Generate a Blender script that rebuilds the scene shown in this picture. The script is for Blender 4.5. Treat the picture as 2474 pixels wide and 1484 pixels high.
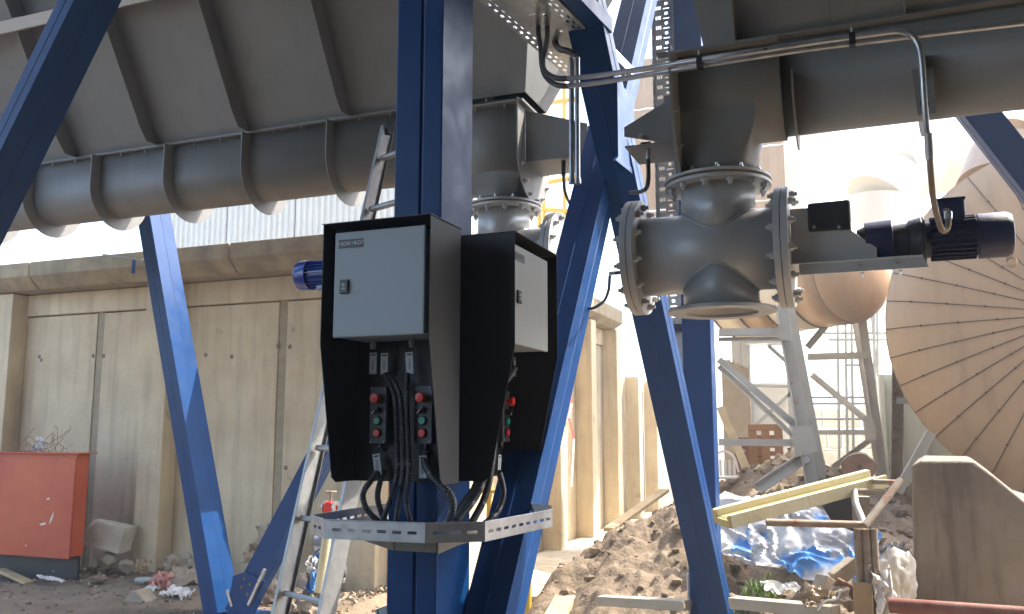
import bpy, bmesh, math, random
from mathutils import Vector, Matrix, noise
V = Vector
R = math.radians
PI = math.pi
random.seed(7)
scn = bpy.context.scene
for o in list(bpy.data.objects):
    bpy.data.objects.remove(o)

# ------------------------------------------------------------------ camera, sky, sun, exposure
FP, CXP, CYP = 2125.0, 1236.5, 742.0          # measuring grid of the photograph (2473 x 1484)
YAW, PITCH = R(21.5), math.atan(301.4 / 2125.0)
CAMLOC = V((0, 0, 1.6))
cam = bpy.data.cameras.new('camera')
cam.sensor_width = 36.0
cam.lens = 36.0 * FP / 2473.0
cam.clip_start = 0.05
cam.clip_end = 2000
camo = bpy.data.objects.new('camera', cam)
scn.collection.objects.link(camo)
camo.location = CAMLOC
camo.rotation_euler = (PI / 2 + PITCH, 0, YAW)
scn.camera = camo

SUN_AZ = (0.75, 0.66)      # horizontal direction towards the sun
SUN_EL = R(50)
w = bpy.data.worlds.new('World')
scn.world = w
w.use_nodes = True
nt = w.node_tree
nt.nodes.clear()
sky = nt.nodes.new('ShaderNodeTexSky')
sky.sky_type = 'NISHITA'
sky.sun_disc = False
sky.sun_elevation = SUN_EL
sky.sun_rotation = math.atan2(SUN_AZ[0], SUN_AZ[1])
sky.air_density = 1.0
sky.dust_density = 2.6
sky.ozone_density = 0.6
bg = nt.nodes.new('ShaderNodeBackground')
bg.inputs[1].default_value = 0.15
out = nt.nodes.new('ShaderNodeOutputWorld')
nt.links.new(sky.outputs[0], bg.inputs[0])
nt.links.new(bg.outputs[0], out.inputs[0])
sl = bpy.data.lights.new('sun', 'SUN')
sl.energy = 2.2
sl.angle = R(0.5)
sl.color = (1.0, 0.93, 0.82)
so = bpy.data.objects.new('sun', sl)
scn.collection.objects.link(so)
sd = V((SUN_AZ[0], SUN_AZ[1], math.tan(SUN_EL) * math.hypot(*SUN_AZ))).normalized()
so.rotation_euler = sd.to_track_quat('Z', 'Y').to_euler()
so.location = (0, 0, 20)
scn.view_settings.view_transform = 'Standard'
scn.view_settings.look = 'None'
scn.view_settings.gamma = 1
scn.view_settings.use_curve_mapping = False
scn.view_settings.exposure = 2.5

# ------------------------------------------------------------------ measuring helper
_fw = V((-math.sin(YAW) * math.cos(PITCH), math.cos(YAW) * math.cos(PITCH), math.sin(PITCH)))
_rt = V((math.cos(YAW), math.sin(YAW), 0))
_up = _rt.cross(_fw)
def px(u, v, X=None, Y=None, Z=None, d=None):
    r = _fw + _rt * ((u - CXP) / FP) + _up * ((CYP - v) / FP)
    if X is not None: k = X / r.x
    elif Y is not None: k = Y / r.y
    elif Z is not None: k = (Z - 1.6) / r.z
    else: k = d
    return CAMLOC + r * k

# ------------------------------------------------------------------ materials
MATS = {}
def mat(name, col, rough=0.5, metal=0.0, col2=None, nscale=3.0, amt=0.6, bump=0.0, bscale=40.0, streak=None,
        streakamt=0.5, spot=None, spotscale=2.0, spotlo=0.6, rvar=0.0, coat=0.0, trans=0.0, alpha=1.0, detail=6.0, spec=0.5):
    m = bpy.data.materials.new(name)
    m.use_nodes = True
    t = m.node_tree
    N, L = t.nodes, t.links
    b = N['Principled BSDF']
    b.inputs['Roughness'].default_value = rough
    b.inputs['Metallic'].default_value = metal
    b.inputs['Specular IOR Level'].default_value = spec
    if coat: b.inputs['Coat Weight'].default_value = coat; b.inputs['Coat Roughness'].default_value = 0.12
    if trans: b.inputs['Transmission Weight'].default_value = trans
    if alpha < 1: b.inputs['Alpha'].default_value = alpha
    tc = N.new('ShaderNodeTexCoord')
    cur = None
    rgb = N.new('ShaderNodeRGB'); rgb.outputs[0].default_value = (*col, 1); cur = rgb.outputs[0]
    def noise_(scale, sc=(1, 1, 1), det=detail):
        mp = N.new('ShaderNodeMapping'); mp.inputs['Scale'].default_value = sc
        L.new(tc.outputs['Object'], mp.inputs[0])
        n = N.new('ShaderNodeTexNoise'); n.inputs['Scale'].default_value = scale; n.inputs['Detail'].default_value = det
        n.inputs['Roughness'].default_value = 0.62
        L.new(mp.outputs[0], n.inputs['Vector'])
        return n.outputs['Fac']
    def ramp(fac, lo, hi):
        r = N.new('ShaderNodeMapRange'); r.inputs[1].default_value = lo; r.inputs[2].default_value = hi
        L.new(fac, r.inputs[0]); return r.outputs[0]
    def mix(fac, a, bcol, amount):
        x = N.new('ShaderNodeMix'); x.data_type = 'RGBA'
        mu = N.new('ShaderNodeMath'); mu.operation = 'MULTIPLY'; mu.inputs[1].default_value = amount
        L.new(fac, mu.inputs[0]); L.new(mu.outputs[0], x.inputs[0])
        L.new(a, x.inputs[6]); x.inputs[7].default_value = (*bcol, 1)
        return x.outputs[2]
    if col2: cur = mix(ramp(noise_(nscale), 0.35, 0.65), cur, col2, amt)
    if streak: cur = mix(ramp(noise_(2.2, (3.5, 3.5, 0.35)), 0.48, 0.7), cur, streak, streakamt)
    if spot: cur = mix(ramp(noise_(spotscale, det=9), spotlo, spotlo + 0.06), cur, spot, 0.85)
    L.new(cur, b.inputs['Base Color'])
    if rvar:
        f = noise_(6.0)
        r = N.new('ShaderNodeMapRange'); r.inputs[3].default_value = max(0.05, rough - rvar); r.inputs[4].default_value = rough + rvar
        r.inputs[1].default_value = 0.3; r.inputs[2].default_value = 0.7
        L.new(f, r.inputs[0]); L.new(r.outputs[0], b.inputs['Roughness'])
    if bump:
        bp = N.new('ShaderNodeBump'); bp.inputs['Strength'].default_value = bump; bp.inputs['Distance'].default_value = 0.02
        L.new(noise_(bscale), bp.inputs['Height']); L.new(bp.outputs[0], b.inputs['Normal'])
    MATS[name] = m
    return m
M = MATS
mat('blue_paint', (0.004, 0.040, 0.145), 0.38, 0, (0.006, 0.052, 0.18), 5, 0.8, 0.06, 14, spot=(0.05, 0.055, 0.09), spotscale=9, spotlo=0.76, rvar=0.10, spec=0.25)
mat('black_sheet', (0.016, 0.017, 0.020), 0.5, 0, (0.028, 0.028, 0.030), 30, 0.6, 0.10, 500)
mat('cabinet_grey', (0.38, 0.43, 0.45), 0.5, 0, (0.36, 0.41, 0.43), 60, 0.6, 0.08, 600)
mat('black_plastic', (0.015, 0.015, 0.018), 0.4, 0, rvar=0.1)
mat('dark_plastic', (0.035, 0.036, 0.045), 0.45, 0, bump=0.05, bscale=300)
mat('conduit_black', (0.045, 0.048, 0.053), 0.38, 0)
mat('gland_grey', (0.30, 0.31, 0.32), 0.5)
mat('red_plastic', (0.75, 0.035, 0.02), 0.35)
mat('green_plastic', (0.01, 0.28, 0.20), 0.35)
mat('yellow_plastic', (0.22, 0.11, 0.015), 0.5)
mat('white_mark', (0.75, 0.75, 0.73), 0.5)
mat('tag_white', (0.55, 0.56, 0.56), 0.45, 0, (0.45, 0.46, 0.46), 40, 0.5)
mat('ink', (0.03, 0.03, 0.05), 0.6)
mat('plate_black', (0.03, 0.033, 0.035), 0.4)
mat('galvanised', (0.52, 0.53, 0.54), 0.36, 0.85, (0.38, 0.39, 0.41), 18, 0.8, 0.04, 60, rvar=0.12)
mat('ladder_alu', (0.36, 0.36, 0.35), 0.42, 0.5, (0.27, 0.27, 0.26), 25, 0.7, 0.10, 90, rvar=0.1)
mat('silo_paint', (0.255, 0.255, 0.245), 0.52, 0.1, (0.22, 0.222, 0.215), 1.5, 0.8, 0.06, 90, streak=(0.19, 0.187, 0.17), streakamt=0.45, rvar=0.08)
mat('rust_edge', (0.17, 0.10, 0.055), 0.8, 0, (0.20, 0.16, 0.12), 20, 0.8)
mat('valve_paint', (0.54, 0.55, 0.55), 0.44, 0.25, (0.47, 0.475, 0.47), 3, 0.7, 0.08, 45, rvar=0.08)
mat('valve_flange', (0.50, 0.505, 0.50), 0.48, 0.2, (0.40, 0.40, 0.395), 8, 0.7, 0.12, 60)
mat('bolt_steel', (0.55, 0.55, 0.54), 0.3, 0.9)
mat('motor_blue', (0.010, 0.018, 0.070), 0.42, 0, (0.007, 0.012, 0.045), 8, 0.6, 0.15, 60)
mat('gear_black', (0.022, 0.022, 0.026), 0.45, 0, bump=0.15, bscale=60)
mat('motor_bright_blue', (0.012, 0.05, 0.30), 0.22, 0, coat=0.6)
mat('concrete', (0.74, 0.625, 0.42), 0.85, 0, (0.60, 0.48, 0.31), 1.6, 1.0, 0.35, 22, streak=(0.34, 0.27, 0.18), streakamt=0.42, spot=(0.36, 0.30, 0.20), spotscale=3.2, spotlo=0.645)
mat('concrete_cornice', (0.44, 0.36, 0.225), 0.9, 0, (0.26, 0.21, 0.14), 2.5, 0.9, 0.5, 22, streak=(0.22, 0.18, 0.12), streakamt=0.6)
mat('concrete_pale', (0.58, 0.51, 0.38), 0.9, 0, (0.42, 0.36, 0.25), 1.8, 0.95, 0.4, 20, streak=(0.24, 0.19, 0.11), streakamt=0.75, spot=(0.27, 0.17, 0.08), spotscale=1.1, spotlo=0.64)
mat('concrete_dark', (0.33, 0.275, 0.215), 0.92, 0, (0.19, 0.155, 0.12), 1.4, 1.0, 0.5, 25, streak=(0.075, 0.062, 0.05), streakamt=0.85, spot=(0.22, 0.12, 0.05), spotscale=3, spotlo=0.70)
mat('mortar', (0.44, 0.37, 0.25), 0.95, 0, (0.33, 0.27, 0.18), 8, 0.8, 0.5, 40)
mat('soil', (0.24, 0.18, 0.12), 0.95, 0, (0.145, 0.108, 0.072), 2.2, 0.9, 0.7, 22, spot=(0.31, 0.25, 0.18), spotscale=9, spotlo=0.60)
mat('heap_soil', (0.235, 0.175, 0.115), 0.95, 0, (0.15, 0.11, 0.07), 2.2, 0.9, 0.8, 30, spot=(0.30, 0.24, 0.165), spotscale=7, spotlo=0.60)
mat('stone', (0.45, 0.38, 0.28), 0.9, 0, (0.30, 0.24, 0.17), 6, 0.8, 0.6, 30)
mat('stone_white', (0.66, 0.60, 0.48), 0.88, 0, (0.52, 0.46, 0.35), 5, 0.8, 0.5, 30)
mat('red_paint', (0.56, 0.11, 0.030), 0.42, 0, (0.44, 0.055, 0.022), 1.5, 0.8, 0.06, 60, spot=(0.75, 0.6, 0.5), spotscale=3.2, spotlo=0.755)
mat('dull_yellow', (0.50, 0.40, 0.15), 0.65, 0, (0.38, 0.31, 0.14), 9, 0.8, 0.2, 40)
mat('timber', (0.52, 0.40, 0.22), 0.8, 0, (0.38, 0.27, 0.14), 5, 0.7, 0.3, 40)
mat('timber_grey', (0.48, 0.43, 0.34), 0.85, 0, (0.36, 0.31, 0.23), 5, 0.7, 0.3, 40)
mat('pallet_wood', (0.36, 0.19, 0.08), 0.8, 0, (0.27, 0.135, 0.055), 6, 0.7, 0.3, 40)
mat('pallet_dark', (0.22, 0.09, 0.05), 0.85, 0, (0.15, 0.06, 0.035), 6, 0.7)
mat('log_wood', (0.30, 0.17, 0.11), 0.9, 0, (0.20, 0.11, 0.07), 8, 0.8, 0.4, 30)
mat('bark', (0.24, 0.18, 0.12), 0.95, 0, bump=0.8, bscale=20)
mat('cladding', (0.52, 0.365, 0.23), 0.42, 0.2, (0.44, 0.30, 0.18), 1.0, 0.8, 0.08, 8, streak=(0.36, 0.25, 0.16), streakamt=0.5, rvar=0.08)
mat('cladding_pale', (0.78, 0.72, 0.60), 0.45, 0.05, (0.72, 0.65, 0.52), 1.0, 0.8, 0.05, 8)
mat('seam_dark', (0.11, 0.07, 0.045), 0.8)
mat('white_steel', (0.58, 0.57, 0.52), 0.5, 0, (0.46, 0.43, 0.36), 3, 0.7, 0.1, 30, spot=(0.42, 0.27, 0.12), spotscale=3.0, spotlo=0.60)
mat('grey_steel', (0.42, 0.42, 0.40), 0.5, 0.2, (0.34, 0.33, 0.30), 3, 0.7, 0.1, 30, spot=(0.34, 0.22, 0.12), spotscale=4, spotlo=0.64)
mat('tank_green_white', (0.62, 0.64, 0.54), 0.5, 0, (0.55, 0.57, 0.48), 1, 0.8)
mat('rusty_pipe', (0.26, 0.19, 0.13), 0.7, 0.3, (0.36, 0.33, 0.27), 9, 0.9, 0.3, 60, spot=(0.24, 0.085, 0.03), spotscale=8, spotlo=0.55)
mat('red_pipe_paint', (0.20, 0.055, 0.035), 0.6, 0.2, (0.28, 0.15, 0.11), 6, 0.8, 0.2, 50)
mat('cream_beam', (0.62, 0.58, 0.40), 0.6, 0, (0.54, 0.48, 0.27), 5, 0.8, 0.25, 40, spot=(0.2, 0.17, 0.12), spotscale=14, spotlo=0.66)
mat('yellow_paint', (0.66, 0.40, 0.04), 0.5)
mat('corrugated_white', (0.85, 0.85, 0.80), 0.5, 0, (0.78, 0.78, 0.73), 2, 0.7)
mat('plastic_white', (0.72, 0.70, 0.66), 0.35, 0, (0.6, 0.57, 0.52), 6, 0.6)
mat('plastic_brown', (0.40, 0.32, 0.22), 0.5, 0, (0.28, 0.21, 0.14), 5, 0.8)
mat('plastic_pink', (0.72, 0.33, 0.28), 0.4, 0, (0.6, 0.4, 0.35), 9, 0.8)
mat('sheet_blue_white', (0.55, 0.55, 0.55), 0.32, 0, (0.38, 0.37, 0.36), 5, 0.6, spot=(0.02, 0.27, 0.72), spotscale=2.6, spotlo=0.49, detail=2)
mat('sack_white', (0.70, 0.67, 0.60), 0.55, 0, (0.52, 0.47, 0.38), 4, 0.8, 0.2, 60)
mat('glass_clear', (0.7, 0.75, 0.72), 0.1, 0, trans=0.6)
mat('grass', (0.10, 0.20, 0.03), 0.7, 0, (0.16, 0.26, 0.05), 8, 0.8)
mat('wire_rust', (0.24, 0.12, 0.07), 0.8)
mat('cardboard', (0.42, 0.31, 0.19), 0.85, 0, (0.34, 0.24, 0.14), 4, 0.8)
mat('tape_red', (0.70, 0.05, 0.04), 0.5)
mat('far_grey', (0.50, 0.48, 0.45), 0.9, 0, (0.38, 0.34, 0.30), 4, 0.8)

# ------------------------------------------------------------------ mesh builder
COL = scn.collection
def basis(z, hint=None):
    z = z.normalized()
    h = V(hint) if hint is not None else (V((0, 0, 1)) if abs(z.z) < 0.9 else V((0, 1, 0)))
    x = h.cross(z).normalized()
    y = z.cross(x)
    return x, y, z
class MB:
    def __init__(s): s.v = []; s.f = []
    def add(s, vs, fs):
        n = len(s.v); s.v += [V(p) for p in vs]; s.f += [tuple(i + n for i in f) for f in fs]; return s
    def box(s, a, b):
        x0, y0, z0 = (min(a[i], b[i]) for i in range(3)); x1, y1, z1 = (max(a[i], b[i]) for i in range(3))
        return s.add([(x0,y0,z0),(x1,y0,z0),(x1,y1,z0),(x0,y1,z0),(x0,y0,z1),(x1,y0,z1),(x1,y1,z1),(x0,y1,z1)],
              [(0,3,2,1),(4,5,6,7),(0,1,5,4),(1,2,6,5),(2,3,7,6),(3,0,4,7)])
    def obox(s, c, size, m=None):
        m = m or Matrix.Identity(3); c = V(c); hx, hy, hz = (q / 2 for q in size)
        vs = [c + m @ V((a*hx, b*hy, d*hz)) for d in (-1, 1) for a, b in ((-1,-1),(1,-1),(1,1),(-1,1))]
        return s.add(vs, [(0,3,2,1),(4,5,6,7),(0,1,5,4),(1,2,6,5),(2,3,7,6),(3,0,4,7)])
    def sweep(s, p0, p1, poly, xdir, ydir=None, cap=True):
        """extrude a 2D polygon from p0 to p1"""
        p0, p1 = V(p0), V(p1); z = (p1 - p0).normalized()
        x = V(xdir); x = (x - z * x.dot(z)).normalized(); y = z.cross(x)
        n = len(poly)
        vs = [p + x * a + y * b for p in (p0, p1) for a, b in poly]
        fs = [(i, (i+1) % n, n + (i+1) % n, n + i) for i in range(n)]
        if cap: fs += [tuple(reversed(range(n))), tuple(range(n, 2*n))]
        return s.add(vs, fs)
    def extr(s, pts, d):
        """extrude planar 3D polygon by vector d"""
        n = len(pts); d = V(d); vs = [V(p) for p in pts] + [V(p) + d for p in pts]
        return s.add(vs, [(i, (i+1) % n, n + (i+1) % n, n + i) for i in range(n)] + [tuple(reversed(range(n))), tuple(range(n, 2*n))])
    def tube(s, pts, r, n=12, radii=None, cap=True):
        pts = [V(p) for p in pts]; m = len(pts); vs = []; fs = []
        t = (pts[1] - pts[0]).normalized(); x, y, _ = basis(t)
        for i, p in enumerate(pts):
            if i == 0: t = pts[1] - pts[0]
            elif i == m-1: t = pts[-1] - pts[-2]
            else: t = pts[i+1] - pts[i-1]
            t = t.normalized()
            x = (x - t * x.dot(t)).normalized(); y = t.cross(x)
            rr = radii[i] if radii else r
            vs += [p + x * (rr * math.cos(2*PI*k/n)) + y * (rr * math.sin(2*PI*k/n)) for k in range(n)]
        for i in range(m-1):
            for k in range(n):
                fs.append((i*n+k, i*n+(k+1) % n, (i+1)*n+(k+1) % n, (i+1)*n+k))
        if cap: fs += [tuple(reversed(range(n))), tuple(range((m-1)*n, m*n))]
        return s.add(vs, fs)
    def lathe(s, c, axis, prof, n=48, hint=None, a0=0, a1=2*PI):
        """profile of (distance along axis, radius)"""
        c = V(c); x, y, z = basis(V(axis), hint); m = len(prof); vs = []; fs = []
        full = abs(a1 - a0 - 2*PI) < 1e-6; cnt = n if full else n + 1
        for h, r in prof:
            vs += [c + z*h + x*(r*math.cos(a0+(a1-a0)*k/n)) + y*(r*math.sin(a0+(a1-a0)*k/n)) for k in range(cnt)]
        for i in range(m-1):
            for k in range(n):
                k2 = (k+1) % cnt
                fs.append((i*cnt+k, i*cnt+k2, (i+1)*cnt+k2, (i+1)*cnt+k))
        return s.add(vs, fs)
    def cyl(s, p0, p1, r, n=24): return s.tube([p0, p1], r, n)
    def build(s, name, m, parent=None, bevel=0, smooth=False, seg=2, solid=0, ang=40, org=None):
        me = bpy.data.meshes.new(name)
        root = parent
        off = V((0, 0, 0))
        if parent is not None: off = V(parent['_o'])
        elif org is not None: off = V(org)
        me.from_pydata([tuple(p - off) for p in s.v], [], s.f)
        me.validate(); 
        bm = bmesh.new(); bm.from_mesh(me)
        bmesh.ops.recalc_face_normals(bm, faces=bm.faces); bm.to_mesh(me); bm.free()
        o = bpy.data.objects.new(name, me); COL.objects.link(o)
        if parent is not None: o.parent = parent
        else: o.location = off
        o['_o'] = tuple(off)
        me.materials.append(M[m] if isinstance(m, str) else m)
        if smooth:
            for p in me.polygons: p.use_smooth = True
            bm = bmesh.new(); bm.from_mesh(me)
            for e in bm.edges:
                if len(e.link_faces) == 2 and e.calc_face_angle(0) > R(ang): e.smooth = False
            bm.to_mesh(me); bm.free()
        if solid:
            d = o.modifiers.new('solid', 'SOLIDIFY'); d.thickness = solid; d.offset = 0
        if bevel:
            b = o.modifiers.new('bevel', 'BEVEL'); b.width = bevel; b.segments = seg; b.limit_method = 'ANGLE'; b.angle_limit = R(35)
        return o
def thing(name, label, cat, loc, group=None):
    o = bpy.data.objects.new(name, None); COL.objects.link(o)
    o.location = loc; o.empty_display_size = 0.1
    o['_o'] = tuple(loc); o['label'] = label; o['category'] = cat
    if group: o['group'] = group
    return o
def tag(o, label, cat, group=None, kind=None):
    o['label'] = label; o['category'] = cat
    if group: o['group'] = group
    if kind: o['kind'] = kind
    return o
def box(name, m, parent, a, b, bevel=0, **k): return MB().box(a, b).build(name, m, parent, bevel, **k)
def spline(pts, step=0.01):
    pts = [V(p) for p in pts]; P = [pts[0]*2 - pts[1]] + pts + [pts[-1]*2 - pts[-2]]; outp = []
    for i in range(1, len(P)-2):
        a, b, c, d = P[i-1:i+3]; n = max(2, int((c-b).length/step))
        for k in range(n):
            t = k/n
            outp.append(0.5*((2*b) + (c-a)*t + (2*a-5*b+4*c-d)*t*t + (3*b-a-3*c+d)*t**3))
    outp.append(pts[-1]); return outp
def shared(me_obj, name, loc, parent, rot=None):
    """copy of a small piece that shares its mesh; the mesh is built round its own origin"""
    c = bpy.data.objects.new(name, me_obj); COL.objects.link(c)
    off = V(parent['_o']) if parent is not None else V((0, 0, 0))
    c.parent = parent; c.location = V(loc) - off
    if rot is not None: c.rotation_euler = rot.to_euler() if hasattr(rot, 'to_euler') else rot
    return c
def rawmesh(mb, name, m, smooth=False):
    me = bpy.data.meshes.new(name); me.from_pydata([tuple(p) for p in mb.v], [], mb.f)
    bm = bmesh.new(); bm.from_mesh(me); bmesh.ops.recalc_face_normals(bm, faces=bm.faces); bm.to_mesh(me); bm.free()
    me.materials.append(M[m])
    if smooth:
        for p in me.polygons: p.use_smooth = True
    return me
def hexmb(r, h, shank=0, sr=0):
    mb = MB().tube([(0,0,0),(0,0,h)], r, 6)
    if shank: mb.tube([(0,0,h),(0,0,h+shank)], sr, 8)
    return mb
BOLT = rawmesh(hexmb(0.013, 0.013, 0.012, 0.007), 'bolt', 'bolt_steel')
BOLT_DARK = rawmesh(hexmb(0.0165, 0.018, 0.014, 0.009), 'bolt', 'valve_flange')
SMALL_BOLT = rawmesh(hexmb(0.008, 0.008, 0.016, 0.004), 'bolt', 'bolt_steel')
SCREW = rawmesh(MB().tube([(0,0,0),(0,0,0.003)], 0.004, 10), 'screw', 'gland_grey')
def bolt(parent, loc, axis, me=None, name='bolt'):
    return shared(me or BOLT, name, loc, parent, V(axis).to_track_quat('Z', 'X'))
def text(body, size, loc, m, parent, xdir, ydir, name='lettering', ext=0.0004):
    cu = bpy.data.curves.new('t', 'FONT'); cu.body = body; cu.size = size; cu.extrude = ext; cu.align_x = 'CENTER'; cu.align_y = 'CENTER'; cu.resolution_u = 2
    to = bpy.data.objects.new('t', cu); COL.objects.link(to)
    bpy.context.view_layer.update()
    me = bpy.data.meshes.new_from_object(to.evaluated_get(bpy.context.evaluated_depsgraph_get()))
    bpy.data.objects.remove(to)
    x = V(xdir).normalized(); y = V(ydir).normalized(); z = x.cross(y)
    rot = Matrix((x, y, z)).transposed()
    me.transform(Matrix.Translation(V(loc) - V(parent['_o'])) @ rot.to_4x4())
    me.materials.clear(); me.materials.append(M[m])
    o = bpy.data.objects.new(name, me); COL.objects.link(o); o.parent = parent; o['_o'] = tuple(parent['_o'])
    return o
def holed(mb, org, ux, uy, w, h, holes):
    """flat plate with rectangular openings (x0,y0,x1,y1)"""
    org, ux, uy = V(org), V(ux), V(uy)
    xs = sorted({0.0, w} | {q for a in holes for q in (a[0], a[2])}); ys = sorted({0.0, h} | {q for a in holes for q in (a[1], a[3])})
    idx = {}
    vs = []; fs = []
    def vi(i, j):
        if (i, j) not in idx: idx[(i, j)] = len(vs); vs.append(org + ux*xs[i] + uy*ys[j])
        return idx[(i, j)]
    for i in range(len(xs)-1):
        for j in range(len(ys)-1):
            cx, cy = (xs[i]+xs[i+1])/2, (ys[j]+ys[j+1])/2
            if any(a[0] < cx < a[2] and a[1] < cy < a[3] for a in holes): continue
            fs.append((vi(i, j), vi(i+1, j), vi(i+1, j+1), vi(i, j+1)))
    return mb.add(vs, fs)
def rock(c, s, seed, sub=2, rough=0.35, flat=1.0, cuts=0):
    bm = bmesh.new(); bmesh.ops.create_icosphere(bm, subdivisions=sub, radius=1)
    c = V(c); rnd = random.Random(seed); o = V((rnd.uniform(-50, 50),)*3)
    planes = [(V((rnd.gauss(0,1), rnd.gauss(0,1), rnd.gauss(0,1))).normalized(), rnd.uniform(0.45, 0.8)) for _ in range(cuts)]
    rot = Matrix.Rotation(rnd.uniform(0, 6), 3, 'Z')
    for v in bm.verts:
        p = v.co.copy()
        for n_, d_ in planes:
            t = p.dot(n_)
            if t > d_: p -= n_*(t-d_)
        p *= 1 + rough*noise.noise(v.co*1.6 + o) + rough*0.4*noise.noise(v.co*4 + o)
        v.co = c + rot @ V((p.x*s[0], p.y*s[1], p.z*s[2]*flat))
    mb = MB(); mb.v = [v.co.copy() for v in bm.verts]; mb.f = [tuple(v.index for v in f.verts) for f in bm.faces]; bm.free()
    return mb
def crumple(c, w, h, seed, amp=0.1, nx=26, ny=22, tilt=(0, 0, 0), drape=0.0, curl=0.0, fine=1.0):
    rnd = random.Random(seed); o = V((rnd.uniform(-90, 90), rnd.uniform(-90, 90), 0)); mb = MB(); vs = []
    from mathutils import Euler
    rot = Euler(tilt).to_matrix(); c = V(c)
    for j in range(ny+1):
        for i in range(nx+1):
            a, b = i/nx-0.5, j/ny-0.5
            edge = 1 + 0.35*noise.noise(V((math.atan2(b, a+1e-6)*1.2, seed*1.7, 0)))
            p = V((a*w*edge, b*h*edge, 0))
            q = V((p.x/max(w,h)*5*fine, p.y/max(w,h)*5*fine, 0)) + o
            q = q + V((noise.noise(q*0.6+V((3, 0, 7))), noise.noise(q*0.6+V((0, 5, 7))), 0))*1.6
            z = amp*(1-abs(noise.noise(q*0.8))*3) + amp*0.35*(1-abs(noise.noise(q*1.9))*3) + amp*0.08*noise.noise(q*5)
            z += -drape*(a*a+b*b)*4 + curl*a*abs(a)*4
            p.x += amp*0.5*noise.noise(q*1.1+V((9,0,0))); p.y += amp*0.5*noise.noise(q*1.1+V((0,9,0)))
            p.z = z; vs.append(c + rot @ p)
    fs = [(j*(nx+1)+i, j*(nx+1)+i+1, (j+1)*(nx+1)+i+1, (j+1)*(nx+1)+i) for j in range(ny) for i in range(nx)]
    return mb.add(vs, fs)
def boxsec(w, h, bead=0, groove=False):
    """box section; bead = raised weld line along the middle of faces at -y and +x side"""
    a, b = w/2, h/2
    if groove: return [(-a,-b),(-0.006,-b),(-0.006,-b+0.012),(0.004,-b+0.012),(0.004,-b),(a,-b),(a,b),(-a,b)]
    g = 0.0035
    if bead: return [(-a,-b),(-g,-b),(0,-b-g),(g,-b),(a,-b),(a,-g),(a+g,0),(a,g),(a,b),(-a,b)]
    return [(-a,-b),(a,-b),(a,b),(-a,b)]

# ------------------------------------------------------------------ ground
def bumpf(x, y, cx, cy, rx, ry, h, rot=0):
    dx, dy = x-cx, y-cy
    a = dx*math.cos(rot)+dy*math.sin(rot); b = -dx*math.sin(rot)+dy*math.cos(rot)
    d = math.sqrt((a/rx)**2 + (b/ry)**2)
    return h*max(0.0, 1-d)**1.0 if d < 1 else 0.0
def lin(a, b, n): return [a+(b-a)*i/n for i in range(n+1)]
def ground_h(x, y):
    n = 0.035*noise.noise(V((x*0.9, y*0.9, 0))) + 0.02*noise.noise(V((x*3, y*3, 2)))
    n += 0.010*noise.noise(V((x*9, y*9, 5)))
    k = 1.0 if -12 < x < 6 and y < 16 else 0.4
    # rubble banked along the foot of the left wall
    b = min(1, 1.7*max(0, 1-abs(y-7.9)/1.15))*0.13 if x < -4.2 else 0
    b *= 0.6+0.7*noise.noise(V((x*1.1, y*1.1, 8)))
    return n*k + max(b, 0)
gx = [-400,-200,-90,-40,-25,-18,-14] + lin(-12, 5, 240) + [7,10,16,28,60,140,400]
gy = [-60,-20,-6,0,2.5] + lin(4.0, 14, 170) + [16,20,28,45,90,200,600]
mb = MB(); mb.v = [V((x, y, ground_h(x, y))) for y in gy for x in gx]
W_ = len(gx)
mb.f = [(j*W_+i, j*W_+i+1, (j+1)*W_+i+1, (j+1)*W_+i) for j in range(len(gy)-1) for i in range(W_-1)]
g = mb.build('ground', 'soil', smooth=True, ang=80); g['kind'] = 'structure'
# pale concrete yard behind the heap, sunlit strips
mb = MB().box((-3.95, 8.1, 0.02), (-2.35, 22, 0.06)); g = mb.build('pavement', 'concrete_pale'); g['kind'] = 'structure'

# soil heap
def heap_h(x, y):
    h = max(bumpf(x, y, -0.75, 11.3, 2.8, 4.2, 1.38, 0.2), bumpf(x, y, -0.1, 9.6, 2.8, 3.0, 1.0, 0.0), bumpf(x, y, 0.9, 11.8, 2.8, 3.0, 1.15),
            bumpf(x, y, -1.75, 8.5, 1.7, 1.8, 0.88), bumpf(x, y, -1.7, 9.9, 1.5, 2.6, 1.05), min(0.80, 1.5*bumpf(x, y, 0.25, 8.4, 1.7, 1.7, 0.85)), 0.8*bumpf(x, y, 0.3, 6.6, 0.9, 1.0, 0.45), min(0.40, bumpf(x, y, -0.55, 7.25, 0.75, 0.75, 0.75)))
    n = 0.13*noise.noise(V((x*1.4, y*1.4, 1))) + 0.12*noise.noise(V((x*3.6, y*3.6, 3))) + 0.09*abs(noise.noise(V((x*8, y*8, 6)))) + 0.045*noise.noise(V((x*17, y*17, 9)))
    e = min(1, max(0, (x + 3.05 - 0.22*max(0, y-8.5))/0.35))
    return (h*1.0 + n*min(1, h*3+0.15))*e - 0.05
hx = lin(-3.2, 4.2, 240); hy = lin(5.2, 15.5, 300)
mb = MB(); mb.v = [V((x, y, heap_h(x, y))) for y in hy for x in hx]
W_ = len(hx)
mb.f = [(j*W_+i, j*W_+i+1, (j+1)*W_+i+1, (j+1)*W_+i) for j in range(len(hy)-1) for i in range(W_-1)]
tag(mb.build('soil_heap', 'heap_soil', smooth=True, ang=60), 'brown heap of loose excavated soil behind the blue column', 'soil', kind='stuff')
mb = MB(); rnd = random.Random(3)
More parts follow.
